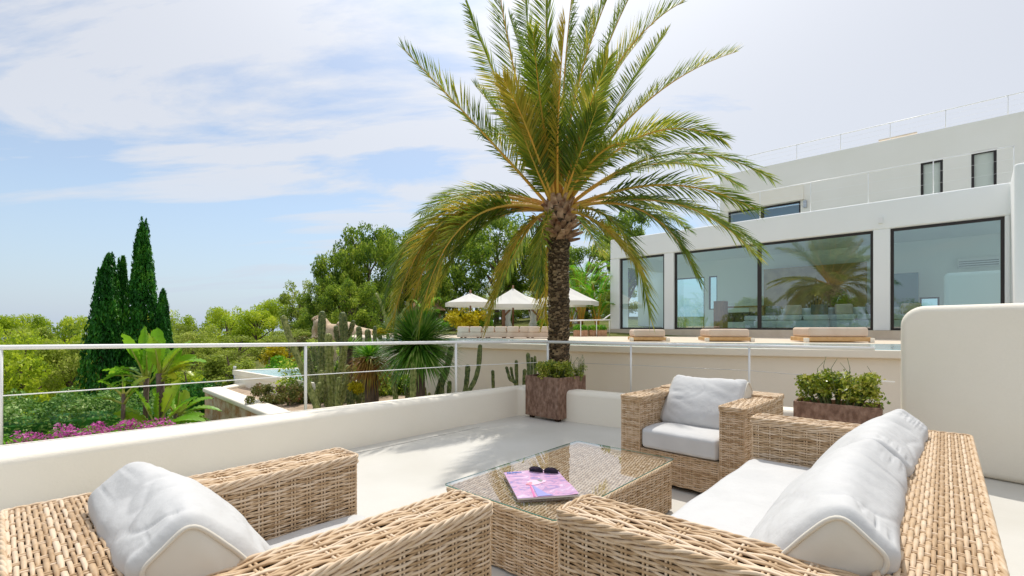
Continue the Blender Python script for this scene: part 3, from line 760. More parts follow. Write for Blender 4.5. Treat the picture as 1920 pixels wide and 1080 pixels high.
def blob(cx_, cy_, rx, ry, ang, n=18, wob=.15, sd=1):
    out = []
    for i in range(n):
        a = 2*math.pi*i/n; k = 1 + wob * math.sin(3*a + sd); X = rx*k*math.cos(a); Y_ = ry*k*math.sin(a)
        out.append((cx_ + X*math.cos(ang) - Y_*math.sin(ang), cy_ + X*math.sin(ang) + Y_*math.cos(ang)))
    return out
flatshape('pink_print', blob(-.015, .0, .055, .035, .3, sd=2), ink_w, .0112)
flatshape('pink_print', blob(-.055, -.015, .025, .015, .9, sd=1), mat('rose ink', (.80,.34,.42), rough=.3), .0116)
flatshape('grey_print', blob(.012, .022, .014, .020, .2), ink_g, .0120)
flatshape('stripe_print', [(-.075, -mh/2 + .004), (-.066, -mh/2 + .004), (-.052, -.03), (-.058, -.03)], ink_p, .0120)
flatshape('lilac_print', [(-.055, -mh/2 + .004), (.03, -mh/2 + .006), (.0, -mh/2 + .03), (-.045, -.035)], mat('lilac ink', (.36,.36,.72), rough=.3), .0118)

# sunglasses on the magazine
sg = empty('sunglasses', P(1019, 884, .36), R(-14), 'dark sunglasses with folded arms resting on the magazine', 'sunglasses')
sg.location.z = .359; sg.scale = (1.28, 1.28, 1.28)
M['black'] = mat('black plastic', (.012,.012,.018), rough=.12, spec=.6); M['lens'] = mat('dark lens', (.008,.012,.02), rough=.03, spec=.8)
def lens_ring(cx_, s):
    pts = []
    for i in range(24):
        a = 2*math.pi*i/24; X = .030*math.copysign(abs(math.cos(a))**.8, math.cos(a)); Z = .023*math.copysign(abs(math.sin(a))**.85, math.sin(a)) - (.003 if math.sin(a) < 0 else 0)
        pts.append(Vector((cx_ + X, -.0045 * ((cx_+X)/.06)**2*-1 - Z*.35, Z*.93)))
    return pts
for s in (-1, 1):
    rg = lens_ring(.034*s, s); MB().tube(rg, .0026, 6, closed=True).build('rim', M['black'], sg)
    c = sum(rg, Vector())/24 + Vector((0, -.004, 0)); MB().add(rg + [c], [(i, (i+1) % 24, 24) for i in range(24)], 0, True).build('lens', M['lens'], sg)
    MB().tube([(.064*s, .004, .008), (.068*s, .012, .006), (.050*s, .018, -.004), (-.03*s, .020 + .006*s, -.008), (-.055*s, .022 + .006*s, -.014)], [.003, .0034, .0028, .0024, .003], 6).build('temple', M['black'], sg)
MB().tube([(-.006, -.003, .004), (0, -.004, .008), (.006, -.003, .004)], .0022, 6).build('bridge', M['black'], sg)

# ------------------------------------------------------------------ planters
def planter(name, c, rz, sx, sy, z0, z1, label):
    t = empty(name, (c[0], c[1], 0), rz, label, 'planter')
    th = .018
    mb = MB()
    a = (sx/2, sy/2); i = (sx/2 - th, sy/2 - th)
    vs = [(x*a[0], y*a[1], z) for z in (z0, z1) for x, y in ((-1,-1),(1,-1),(1,1),(-1,1))] + [(x*i[0], y*i[1], z) for z in (z1, z1-.09) for x, y in ((-1,-1),(1,-1),(1,1),(-1,1))]
    fs = [(3,2,1,0)] + [(k, (k+1)%4, 4+(k+1)%4, 4+k) for k in range(4)] + [(4+k, 4+(k+1)%4, 8+(k+1)%4, 8+k) for k in range(4)] + [(8+k, 8+(k+1)%4, 12+(k+1)%4, 12+k) for k in range(4)]
    mb.add(vs, fs).build('box', M['corten'], t, .004, 2)
    MB().box(-i[0]+.001, i[0]-.001, -i[1]+.001, i[1]-.001, z1-.11, z1-.06).build('soil', M['soil'], t)
    for x in (-1, 1):
        for y in (-1, 1):
            MB().box(x*(a[0]-.07)-.03, x*(a[0]-.07)+.03, y*(a[1]-.07)-.03, y*(a[1]-.07)+.03, 0, z0 - .001).build('foot', M['core'], t)
    return t
p1c = Vector((.575, 6.33, 0)); 
planter('metal_planter', p1c, R(45), .565, .565, .035, .55, 'square rusty brown metal planter in the parapet corner below the palm')
p2c = (P(1491, 752, .54) + P(1650, 766, .54)) / 2; p2c += Vector((.62, .785, 0)) * .17
planter('metal_planter', p2c, R(-38.5), .62, .32, .03, .54, 'long low rusty metal planter behind the sofa arm')
def bushy(name, c, rx, ry, h, n, size, mname, label, seed, cat='plant', stalks=0, wild=.5, clumps=22):
    rng = np.random.default_rng(seed); rn = random.Random(seed); cl = []
    for i in range(clumps):
        cl.append(((rn.uniform(-1, 1)*rx*.85, rn.uniform(-1, 1)*ry*.85, h * rn.uniform(.25, .85)), h * rn.uniform(.18, .34)))
    t = empty(name, c, 0, label, cat); parts = []
    V, Fq = clump_crown(seed, cl, n // clumps, size, .55, .35, .3)
    m = (V[:, 2] > -.02)
    o = link('foliage', np_mesh('foliage', V, Fq), M[mname], t); o['kind'] = 'stuff'
    mb = MB()
    for i, (cc, r) in enumerate(cl):
        mb.tube([(cc[0]*.5, cc[1]*.5, -.05), (cc[0]*.8, cc[1]*.8, cc[2]*.5), (cc[0], cc[1], cc[2])], [.010, .008, .004], 5)
    for i in range(stalks):
        x = rn.uniform(-rx, rx)*.8; y = rn.uniform(-ry, ry)*.8; hh = h * rn.uniform(1.1, 1.5)
        mb.tube([(x, y, h*.4), (x + rn.uniform(-.03, .03), y, hh*.8), (x + rn.uniform(-.05, .05), y, hh)], [.004, .003, .002], 4)
    mb.build('stems', M['cactus'], t)
    return t
b1 = bushy('jade_plant', (p1c.x, p1c.y, .50), .27, .27, .23, 5200, .015, 'box_leaf', 'low leafy green succulent filling the square corner planter', 21, clumps=40)
b2 = bushy('jade_plant', (p2c.x, p2c.y, .50), .31, .13, .30, 4600, .017, 'box_leaf', 'yellow green succulent filling the long low planter', 22, stalks=6, clumps=34)
b2.rotation_euler.z = R(-38.5)
b3 = bushy('wispy_herb', (p1c.x + .27, p1c.y - .05, .50), .12, .10, .22, 900, .008, 'olive_leaf', 'wispy light green herb at the right edge of the corner planter', 23, stalks=14, clumps=12)
# ------------------------------------------------------------------ date palm
PY0 = 7.9
palm = empty('date_palm', (Q(1047, 700, PY0).x, PY0, -.45), 0, 'tall date palm with a wide feathery crown behind the corner planter', 'palm tree')
po = palm.location.copy()
def W2P(v): return Vector(v) - po
rnp = random.Random(8)
tz0, tz1 = 0, Q(1047, 440, PY0).z - po.z
def trunk():
    mb = MB(); nr = 120; na = 28; vs = []; fs = []
    for i in range(nr + 1):
        z = tz1 * i / nr; r = .158 + .010*math.sin(i*.9) + (.03 * max(0, (i/nr - .85)/.15)) + .03 * max(0, .12 - i/nr)/.12
        for k in range(na):
            a = 2*math.pi*k/na; rr = r * (1 + .055*noise3((math.cos(a)*2, math.sin(a)*2, z*9), 1.5, 3) + .05*math.sin(z*62 + 3*math.sin(a*3)))
            vs.append((rr*math.cos(a) + .02*math.sin(z), rr*math.sin(a), z))
    for i in range(nr):
        for k in range(na): fs.append((i*na+k, i*na+(k+1)%na, (i+1)*na+(k+1)%na, (i+1)*na+k))
    mb.add(vs, fs, 0, False).build('trunk', M['palm_trunk'], palm)
    # worn leaf scars: small upturned wedges in spiral rows
    sc_ = MB()
    for i in range(900):
        z = .1 + (tz1 - .1) * i / 900; a = i * 2.39996 + rnp.uniform(-.15, .15); r = .155
        c = Vector((r*math.cos(a), r*math.sin(a), z)); o = Vector((math.cos(a), math.sin(a), 0)); t = Vector((-math.sin(a), math.cos(a), 0))
        wdt = rnp.uniform(.02, .05); dp = rnp.uniform(.012, .035); hh = rnp.uniform(.02, .05)
        sc_.add([c - t*wdt, c + t*wdt, c + o*dp + t*wdt*.6 + Vector((0,0,hh)), c + o*dp - t*wdt*.6 + Vector((0,0,hh)), c + Vector((0,0,hh*1.1)) + t*wdt*.6, c + Vector((0,0,hh*1.1)) - t*wdt*.6],
                [(0,1,2,3), (3,2,4,5), (1,4,2), (0,3,5)])
    o = sc_.build('bark_scales', M['palm_scale'], palm); o['kind'] = 'stuff'
trunk()
# cut leaf bases
zb = Q(1047, 452, PY0).z - po.z; zt = Q(1047, 378, PY0).z - po.z
for i in range(76):
    k = i / 76; a = i * 2.39996; z = zb + (zt - zb) * k
    o = Vector((math.cos(a), math.sin(a), 0)); t = Vector((-math.sin(a), math.cos(a), 0)); r0 = .17 + .05*math.sin(math.pi*k)
    ln = rnp.uniform(.14, .30) * (1.1 - .4*k); el = R(20 + 50*k + rnp.uniform(-12, 12)); d = o*math.cos(el) + Vector((0,0,1))*math.sin(el); n_ = d.cross(t)
    c0 = o*r0*.8 + Vector((0,0,z)); c1 = c0 + d*ln; w0, w1, t0, t1 = .075, .032, .03, .013
    vs = [c0-t*w0-n_*t0, c0+t*w0-n_*t0, c0+t*w0*.8+n_*t0, c0-t*w0*.8+n_*t0, c1-t*w1-n_*t1, c1+t*w1-n_*t1, c1+t*w1+n_*t1, c1-t*w1+n_*t1]
    MB().add(vs, [(3,2,1,0),(4,5,6,7),(0,1,5,4),(1,2,6,5),(2,3,7,6),(3,0,4,7)]).build('leaf_base', M['boot'], palm, .006, 2)
core_ = MB().ell((0,0,(zb+zt)/2+.05), (.24,.24,.34), 16, 10); core_.build('crown_heart', M['palm_trunk'], palm)

def frond(p0, p1, p2, roll=0.0, nl=78, Lf=.46, mname='palm_leaf', start=.22, droop=.12, seed=0, fold=.35):
    rn = random.Random(seed); p0, p1, p2 = Vector(p0), Vector(p1), Vector(p2)
    def B(t): return p0*(1-t)**2 + p1*2*t*(1-t) + p2*t*t
    def dB(t): return ((p1-p0)*2*(1-t) + (p2-p1)*2*t).normalized()
    pts = [B(i/16) for i in range(17)]; rs = [.028*(1-i/16)**1.2 + .0035 for i in range(17)]
    mb = MB(); mb.tube(pts, rs, 6, m=0)
    pln = (p1-p0).cross(p2-p0)
    if pln.length < 1e-3: pln = Vector((1, .3, 0))
    pln.normalize()
    for i in range(nl):
        t = start + (1-start) * (i + .5) / nl; c = B(t); T = dB(t)
        S = pln - T*pln.dot(T)
        S.normalize(); S = (Matrix.Rotation(roll, 3, T) @ S); U = T.cross(S)
        if abs(S.z) < .99 and U.z < 0 and roll == 0: U = -U
        q = (t-start)/(1-start)
        ln = Lf * (.45 + .75*math.sin(math.pi*(q*.80+.16))**1.0) * rn.uniform(.85, 1.1)
        al = R(58 - 34*q + rn.uniform(-6, 6))
        for s in (-1, 1):
            d = (T*math.cos(al) + S*s*math.sin(al) + U*(fold + rn.uniform(-.22, .22))).normalized()
            wv = d.cross(U).normalized() * (.0118 * (1 - .3*q)); wv = (Matrix.Rotation(rn.uniform(-.9, .9), 3, d) @ wv)
            g = Vector((0,0,-1)) * droop * ln
            a_ = c; m_ = c + d*ln*.5 + g*.25; e_ = c + d*ln + g
            mb.add([a_ - wv*.5, a_ + wv*.5, m_ + wv, m_ - wv, e_], [(0,1,2,3), (3,2,4)], 1)
    o = mb.build('frond', [M['rachis'], M[mname]], palm)
    return o
C0x, C0y = 1046, 385
def fr(mid, tip, dY, seed, base=None, **k):
    b = base or (C0x + (tip[0]-C0x)*.03, C0y + 10)
    p0 = W2P(Q(b[0], b[1], PY0 + dY*.04)); p1 = W2P(Q(mid[0], mid[1], PY0 + dY*.45)); p2 = W2P(Q(tip[0], tip[1], PY0 + dY))
    frond(p0, p1, p2, seed=seed, **k)
FR = [ # (control, tip, depth offset)
 ((905,245),(755,90),-.6), ((945,200),(878,12),.5), ((960,170),(933,-45),-.7), ((985,120),(984,-60),.9), ((1015,120),(1028,-110),-.4),
 ((1052,150),(1078,-60),1.3), ((1060,160),(1160,-50),-.9), ((1105,120),(1210,-60),.6), ((1120,90),(1282,2),-.3), ((1110,170),(1205,70),1.6), ((1150,190),(1250,60),1.2),
 ((1180,160),(1378,98),.4), ((1190,190),(1352,258),-.8), ((1140,215),(1216,292),-1.7), ((1250,215),(1445,335),.2), ((1230,240),(1388,350),1.2),
 ((1250,300),(1415,392),-.7), ((1260,320),(1430,468),.5), ((1290,325),(1418,480),-.4), ((1235,335),(1308,522),-.9), ((1180,355),(1218,592),-.8), ((1130,395),(1195,500),-1.5),
 ((850,315),(765,455),.6), ((770,325),(722,565),-.3), ((800,320),(738,598),-.9), ((835,335),(785,612),-1.2), ((850,340),(805,570),.9), ((780,350),(735,580),.4), ((810,345),(765,605),.1), ((830,330),(750,540),-.6),
 ((960,400),(915,608),-.8), ((990,390),(930,560),1.4), ((1005,400),(1018,530),-1.3), ((1022,400),(1022,600),.7), ((1090,400),(1125,470),1.5),
 ((990,230),(945,150),-1.4), ((1010,200),(1000,60),-1.3), ((1040,220),(1060,40),-1.5), ((1090,230),(1140,110),-1.4), ((1020,240),(900,250),1.8), ((980,260),(890,160),1.7),
 ((1070,180),(1110,20),1.7), ((1010,180),(955,30),1.6), ((1120,260),(1270,230),1.7), ((1150,300),(1330,300),1.8), ((900,320),(790,400),1.6), ((960,330),(850,430),1.9),
 ((1040,300),(1035,120),-.2), ((1000,320),(960,190),-.9), ((1080,310),(1120,200),-1.0),
 ((1170,330),(1290,430),1.5), ((850,380),(750,520),.3), ((870,360),(730,500),1.1), ((905,370),(830,520),-.3),
]
dry = {21: 1, 24: 1, 26: 1, 28: 1, 30: 1, 33: 1, 35: 1, 37: 1, 51: 1}
for i, (m_, t_, dy) in enumerate(FR):
    up = t_[1] < 200
    fr(m_, t_, dy, i, roll=(rnp.uniform(0, 3.1) if up and abs(t_[0]-1046) < 90 else rnp.uniform(-.35, .35)), nl=126, Lf=.40 if up else .44,
       mname='palm_dry' if i in dry else 'palm_leaf', droop=.05 if up else .22, fold=.35 if up else .15)
# orange flower stalks in the heart of the crown
for i in range(14):
    a = i * 2.4; d = Vector((math.cos(a)*.5, math.sin(a)*.4, 1)).normalized(); b0 = Vector((.08*math.cos(a), .08*math.sin(a), zt - .02)); ln = rnp.uniform(.5, .95)
    mb = MB(); e = b0 + d*ln; mb.tube([b0, b0 + d*ln*.5, e], [.014, .010, .006], 6)
    for k in range(26):
        t = .55 + .45*k/26; c = b0 + d*ln*t; r_ = Vector((rnp.gauss(0, 1), rnp.gauss(0, 1), rnp.gauss(.3, .7))).normalized()
        mb.tube([c, c + r_*.12, c + r_*.2 + Vector((0,0,-.05))], [.004, .003, .0015], 3, caps=False)
    mb.build('flower_stalk', mat('orange flower stalk %d' % i if i == 0 else 'x', (.62,.27,.04), (.75,.40,.08), 4, .6) if i == 0 else bpy.data.materials['orange flower stalk 0'], palm)

# ------------------------------------------------------------------ cypresses
def cypress(px, ytop, ybase, Y, wpx, label, seed, spikes=1, lean=0.0):
    b = Q(px, ybase, Y); top = Q(px, ytop, Y).z; z0 = gz(b.x, b.y) - .1; h = top - z0; r = wpx / F * Y / 2
    t = empty('cypress_tree', (b.x, b.y, z0), 0, label, 'cypress'); rng = np.random.default_rng(seed); parts = []
    n = int(11000 * min(1.0, h/6)); 
    u = rng.random(n) ** .8; a = rng.uniform(0, 2*np.pi, n)
    prof = np.where(u < .12, .72 + u/.12*.28, np.clip((1-u)/.88, 0, 1) ** .62)
    lobes = 1 + .16*np.sin(a*5 + seed + u*4) + .12*np.sin(a*9 + u*23 + seed) 
    rr = r * prof * lobes * (.55 + .45*rng.random(n)**.35)
    C = np.stack([rr*np.cos(a) + lean*u*u*h, rr*np.sin(a), u*h], axis=1)
    out = np.stack([np.cos(a), np.sin(a), np.full(n, .5)], axis=1)
    parts.append(cards(rng, C, .085, .34, out, .45, (0, 0, 1), .8))
    rn = random.Random(seed)
    for k in range(46):         # upright flame tufts
        uu = rn.uniform(.05, .93); aa = rn.uniform(0, 6.28); pr = (1-uu)**.62; m = 70; v = rng.random(m)
        cx_, cy_ = r*pr*math.cos(aa)*.92 + lean*uu*uu*h, r*pr*math.sin(aa)*.92
        th = rng.uniform(0, 2*np.pi, m); tr = .11*r/.5*(1-v)**.7*rng.random(m)**.4
        C = np.stack([cx_*(1-.1*v) + tr*np.cos(th), cy_*(1-.1*v) + tr*np.sin(th), uu*h + v*.11*h], axis=1)
        parts.append(cards(rng, C, .07, .34, np.stack([np.cos(th), np.sin(th), np.full(m, .4)], axis=1), .5, (0, 0, 1), .85))
    V, Fq = join_arr(parts)
    link('crown', np_mesh('crown', V, Fq), M['cypress_leaf'], t)
    MB().tube([(0,0,-.3), (0,0,h*.5), (lean*h*.8,0,h*.92)], [.12,.08,.02], 7).build('trunk', M['bark'], t)
cypress(268, 420, 735, 16.0, 66, 'tallest dark green pointed cypress, in the middle of the group', 31)
cypress(194, 478, 735, 15.6, 76, 'broad dark cypress at the left of the group', 32, lean=.03)
cypress(222, 482, 735, 16.3, 40, 'narrow cypress wedged between the two largest ones', 33, lean=.03)
cypress(306, 545, 735, 15.8, 36, 'shortest cypress at the right of the group', 34)

# ------------------------------------------------------------------ woodland
rt = random.Random(77)
def wtree(px, ytop, Y, wpx, kind, var, mname, label, group, name, cat='tree'):
    X = (px - 960)/F*Y; g = gz(X, Y) - .1; top = CH + (HZ - ytop)/F*Y; h = max(1.2, (top - g) * 1.06); wd = wpx/F*Y
    t_ = tree(name, (X, Y, g), h, wd, kind, var, mname, label, cat, group, rt.uniform(0, 6.28))
    if group: ROWS.setdefault(group, []).append((px, t_))
    return t_
ROWS = {}
sky_y = lambda x: np.interp(x, [-300, 0, 60, 140, 170, 330, 390, 460, 520, 560, 600, 700, 900, 1150, 1400], [575, 586, 592, 586, 582, 582, 572, 573, 556, 547, 552, 520, 500, 480, 470])
G1 = 'sunlit woodland trees beyond the garden'
for px in range(-330, 720, 66):
    x = px + rt.uniform(-18, 18); wtree(x, sky_y(x) + rt.uniform(-2, 8), 58 + rt.uniform(-6, 6), rt.uniform(78, 105), 'round', rt.randrange(4), 'forest_leaf', 'round sunlit woodland tree on the skyline beyond the garden', 'woodland trees on the skyline', 'woodland_tree')
for px in range(-300, 660, 72):
    x = px + rt.uniform(-18, 18); wtree(x, sky_y(x) + rt.uniform(12, 26), 40 + rt.uniform(-4, 4), rt.uniform(95, 130), 'round', rt.randrange(4), rt.choice(['forest_leaf', 'forest_leaf', 'olive_leaf', 'pine_leaf']), 'leafy woodland tree in the middle of the wood beyond the cypresses', 'woodland trees in the middle rows', 'woodland_tree')
for px in range(-260, 640, 88):
    x = px + rt.uniform(-20, 20)
    wtree(x, (625 if x < 150 else 618) + rt.uniform(-10, 14), 27 + rt.uniform(-3, 3), rt.uniform(120, 170), 'round', rt.randrange(4), 'forest_leaf' if rt.random() < .85 else 'olive_leaf', 'bushy woodland tree at the near edge of the wood', 'woodland trees at the near edge', 'woodland_tree')
for px, yt, Y, w_, mn, lb in ((35, 628, 19, 210, 'forest_leaf', 'large light green tree seen through the rail at the far left'), (130, 640, 20, 150, 'olive_leaf', 'darker green tree between the far left tree and the cypresses'),
                          (360, 618, 20, 110, 'olive_leaf', 'dull green tree just right of the cypresses'), (-110, 640, 17, 240, 'forest_leaf', 'light green tree cut off by the left frame edge')):
    wtree(px, yt, Y, w_, 'round', rt.randrange(4), mn, lb, None, 'woodland_tree')
# shrubs in front of the wood
for px, yt, Y, w_, mn, lb in ((425, 650, 17, 110, 'olive_leaf', 'brownish green shrub behind the low dark hedge'), (505, 648, 15, 110, 'bright_leaf', 'bright green shrub behind the overflow basin'), (560, 645, 14.5, 80, 'bright_leaf', 'bright green shrub right behind the leaning cactus'),
                          (540, 625, 19, 90, 'yellow_leaf', 'yellow green shrub below the stone statue'), (40, 700, 14, 160, 'forest_leaf', 'yellow green bush behind the white flowering hedge'),
                          (345, 680, 15, 80, 'forest_leaf', 'mid green bush behind the strelitzia plants')):
    wtree(px, yt, Y, w_, 'bush', rt.randrange(2), mn, lb, None, 'shrub', 'shrub')
# tall pines behind the palm
for px, yt, Y, w_, var, lb in ((690, 425, 27, 150, 0, 'tallest dense pine left of the palm'), (640, 455, 26, 120, 1, 'pine with a rounded crown between the wood and the tallest pine'), (745, 430, 29, 140, 2, 'dark pine partly behind the drooping palm fronds'),
                          (605, 520, 25, 90, 2, 'small dark pine above the reclining statue'), (660, 520, 23, 130, 0, 'low dark pine right behind the reclining statue'),
                          (850, 430, 33, 170, 0, 'pine behind the left parasol'), (930, 400, 36, 170, 1, 'tall pine behind the middle parasol'), (1010, 440, 34, 150, 2, 'pine just left of the palm trunk'),
                          (1100, 452, 35, 130, 0, 'pine between the palm trunk and the house'), (1175, 385, 40, 120, 1, 'pine crown rising above the corner of the house roof'), (800, 480, 30, 130, 1, 'pine behind the thatched hut')):
    wtree(px, yt + 16, Y, w_, 'pine', var, 'pine_leaf', lb, None, 'pine_tree', 'pine')
for px in range(570, 1180, 46):
    wtree(px + rt.uniform(-10, 10), rt.uniform(520, 560), 42 + rt.uniform(-3, 3), rt.uniform(75, 105), 'round', rt.randrange(4), 'olive_leaf', 'grey green tree in the dense row behind the pines', 'trees behind the pines', 'woodland_tree')
for px in range(590, 1170, 58):
    wtree(px + rt.uniform(-10, 10), rt.uniform(560, 590), 34, rt.uniform(80, 110), 'round', rt.randrange(4), 'pine_leaf', 'dark undergrowth tree below the tall pines', 'undergrowth trees', 'woodland_tree')
ORD = ['first', 'second', 'third', 'fourth', 'fifth', 'sixth', 'seventh', 'eighth', 'ninth', 'tenth', 'eleventh', 'twelfth', 'thirteenth']
def rank_labels(group, ref, refname, what):
    r_ = sorted(ROWS[group], key=lambda a: a[0])
    for side, lst in (('left', [a for a in r_ if a[0] < ref][::-1]), ('right', [a for a in r_ if a[0] >= ref])):
        for i_, (px_, t_) in enumerate(lst):
            if px_ > -40: t_['label'] = '%s %s, %s to the %s of %s' % (what[i_ % len(what)], 'tree', ORD[i_], side, refname)
            else: t_['label'] = 'woodland tree standing just outside the left edge of the photo'; t_['group'] = 'woodland trees outside the left edge'
rank_labels('woodland trees on the skyline', 268, 'the tallest cypress, on the skyline', ['round sunlit'])
rank_labels('woodland trees in the middle rows', 268, 'the tallest cypress, middle row', ['leafy'])
rank_labels('woodland trees at the near edge', 268, 'the tallest cypress, wood edge', ['bushy'])
rank_labels('trees behind the pines', 1047, 'the date palm, behind the pines', ['grey green'])
rank_labels('undergrowth trees', 1047, 'the date palm, undergrowth', ['low dark'])
# wood on the slope seen only in the window reflections
for i in range(26):
    a = R(175 + i * 4.6); r_ = 26 + rt.uniform(-5, 8) + (i % 3) * 6; X, Y = r_*math.cos(a), r_*math.sin(a) + 2
    h = rt.uniform(5, 7); tree('woodland_tree', (X, Y, gz(X, Y) - .2), h, h * rt.uniform(.8, 1.1), 'round', i % 4, 'olive_leaf', 'hillside tree mirrored in the windows of the house', 'tree', 'hillside trees mirrored in the windows', a)

# ------------------------------------------------------------------ hedges, flowers
def leafbox(name, poly_c, rz, sx, sy, h, n, size, mname, label, cat, seed, z=None, kind=None):
    rng = np.random.default_rng(seed); d = unit(rng.normal(size=(n, 3))); d[:, 2] = np.abs(d[:, 2])
    p = 4.0; k = (np.abs(d[:, 0])**p + np.abs(d[:, 1])**p + np.abs(d[:, 2])**p) ** (-1/p)
    nzv = 1 + .10*np.sin(d[:, 0]*9 + seed) * np.cos(d[:, 1]*8) + .07*np.sin(d[:, 0]*23)
    C = d * (k * nzv * (.72 + .28*rng.random(n)**.4))[:, None] * np.array([sx/2, sy/2, h])
    V, Fq = cards(rng, C, size, .55, d + np.array([0,0,.3]), .5)
    t = empty(name, (poly_c[0], poly_c[1], gz(*poly_c[:2]) if z is None else z), rz, label, cat)
    o = link('foliage', np_mesh('foliage', V, Fq), M[mname], t); o['kind'] = 'stuff'
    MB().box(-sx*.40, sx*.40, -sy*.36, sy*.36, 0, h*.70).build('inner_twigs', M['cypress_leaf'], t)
    return t
hp = (P(25, 800, -.45) + P(220, 742, -.45)) / 2
leafbox('clipped_hedge', (-8.45, 8.85), R(38), 4.2, 1.6, 1.25, 20000, .032, 'hedge_leaf', 'clipped hedge with pale variegated leaves left of the strelitzias', 'hedge', 41, z=-1.38)
leafbox('clipped_hedge', (P(405, 712, -.8).x, P(405, 722, -.95).y, 0), R(10), 3.0, .8, .55, 4200, .04, 'pine_leaf', 'low dark hedge at the far end of the gravel path', 'hedge', 42, z=-1.0)
leafbox('clipped_hedge', (P(335, 790, -1).x - .55, P(335, 770, -1).y), R(60), 1.2, .7, .75, 6000, .028, 'cypress_leaf', 'small dark green hedge at the right foot of the strelitzias', 'hedge', 43, z=-1.05)
leafbox('flower_bed', (-5.95, 6.75), R(46), 2.2, .9, .66, 9500, .021, 'pink_flower', 'mass of magenta flowers in front of the pale hedge', 'flowers', 44, z=-.90)
leafbox('flower_bed_greens', (-5.98, 6.72), R(46), 2.3, .9, .58, 6000, .022, 'bright_leaf', 'green leaves growing among the magenta flowers', 'ground cover', 46, z=-.85)
bushy('heath_bush', tuple(P(527, 752, -.2) + Vector((0, 0, -.12))), .55, .4, .46, 6500, .022, 'heather', 'low reddish green heath bush beside the white bed wall', 45, clumps=26)

# ------------------------------------------------------------------ strelitzias
def paddle(parent, b, d, ln, wd, droop, roll, seed, mname='banana_leaf'):
    rn = random.Random(seed); b = Vector(b); d = Vector(d).normalized()
    side = d.cross(Vector((0,0,1))); side = side.normalized() if side.length > .05 else Vector((1,0,0)); side = Matrix.Rotation(roll, 3, d) @ side
    up = side.cross(d).normalized(); mb = MB(); n = 14; vs = []; fs = []
    sl = ln * .4
    for i in range(n + 1):
        t = i / n; c = b + d*(sl + ln*t) + Vector((0,0,-1))*droop*ln*(t**1.8)
        w_ = wd * math.sin(math.pi * min(1, .06 + .94*t))**.55 * (1 if t < .96 else .4) * rn.uniform(.85, 1.05)
        for q in (-1, -.5, 0, .5, 1):
            vs.append(c + side*q*w_ + up*(abs(q)*w_*.35) + up*.012*math.sin(i*3 + q*4))
    for i in range(n):
        for k in range(4):
            if rn.random() < .06 and k in (0, 3): continue
            fs.append((i*5+k, i*5+k+1, (i+1)*5+k+1, (i+1)*5+k))
    mb.add(vs, fs, 1, True); mb.tube([b, b + d*sl*.6, b + d*sl, b + d*(sl + ln*.5) + Vector((0,0,-1))*droop*ln*.28], [.03, .02, .015, .008], 6)
    return mb.build('leaf', [M['green_stalk'], M[mname]], parent)
def strel(px, ybase, Y, ytrunk, lf, label, seed, tw=.05, zb=-1.05):
    X = (px - 960)/F*Y; zt = CH - (ytrunk - HZ)/F*Y
    t = empty('strelitzia_plant', (X, Y, zb), 0, label, 'plant'); rn = random.Random(seed); h = zt - zb
    MB().tube([(0,0,-.1), (rn.uniform(-.03,.03),0,h*.5), (0,0,h)], [tw, tw*.8, tw*.9], 9).build('trunk', M['bark'], t)
    for i, (dx, dz, ln, wd, dr, ro) in enumerate(lf):
        for j in range(2):
            paddle(t, (0,0,h - .05 - .12*j), (dx + j*rn.uniform(-.4,.4), rn.uniform(-.55,.55), dz - j*rn.uniform(0,.25)), ln*(.95 - .14*j), wd*.85, dr*1.1, ro + j*rn.uniform(-.6,.6), seed*20+i*2+j, 'banana_leaf')
strel(275, 0, 8.6, 705, [(-1.1,.55,.75,.15,.5,.2),(-.75,.9,.8,.17,.3,.5),(-.3,1.0,.8,.17,.15,1.3),(-.12,1.1,.75,.13,.1,.3),(.15,1.1,.8,.15,.1,1.0),(.3,1,.6,.14,.2,1.5),(-.9,.3,.6,.13,.5,.3)], 'tallest strelitzia with broad yellow green leaves in front of the cypresses', 1)
strel(300, 0, 8.3, 700, [(.2,1.0,.65,.15,.1,.9),(.55,.9,.75,.15,.3,.3),(1.0,.6,.75,.15,.35,.1),(.8,.4,.5,.12,.6,.2),(-.3,.9,.7,.15,.2,1.2),(.05,1.1,.7,.14,.1,.4)], 'strelitzia with leaves fanning to the right below the rail', 2, .07)
strel(232, 0, 8.0, 738, [(-.9,.9,.42,.11,.3,.4),(.6,1.0,.42,.10,.3,.3),(-.1,1.0,.3,.08,.1,1.2)], 'slim bare stemmed strelitzia with small golden leaves', 3, .035)
strel(296, 0, 8.2, 800, [(-1,.9,.6,.15,.25,.5),(-.6,1.1,.75,.16,.2,.6),(-.2,1.0,.8,.17,.2,1.2),(.3,1.0,.8,.17,.2,.9),(.8,.9,.75,.15,.25,.3),(1.1,.5,.65,.14,.35,.2),(-1.2,.35,.55,.13,.3,.3),(.6,.3,.5,.14,.4,.3)], 'low leafy strelitzia clump at the foot of the taller ones', 4, .06)
strel(330, 0, 8.9, 775, [(.9,.8,.6,.14,.35,.2),(1.1,.45,.6,.14,.4,.1),(.3,1.0,.65,.14,.2,1.0),(-.2,1.0,.6,.13,.2,.8)], 'low strelitzia at the right reaching over the gravel path', 5, .05)

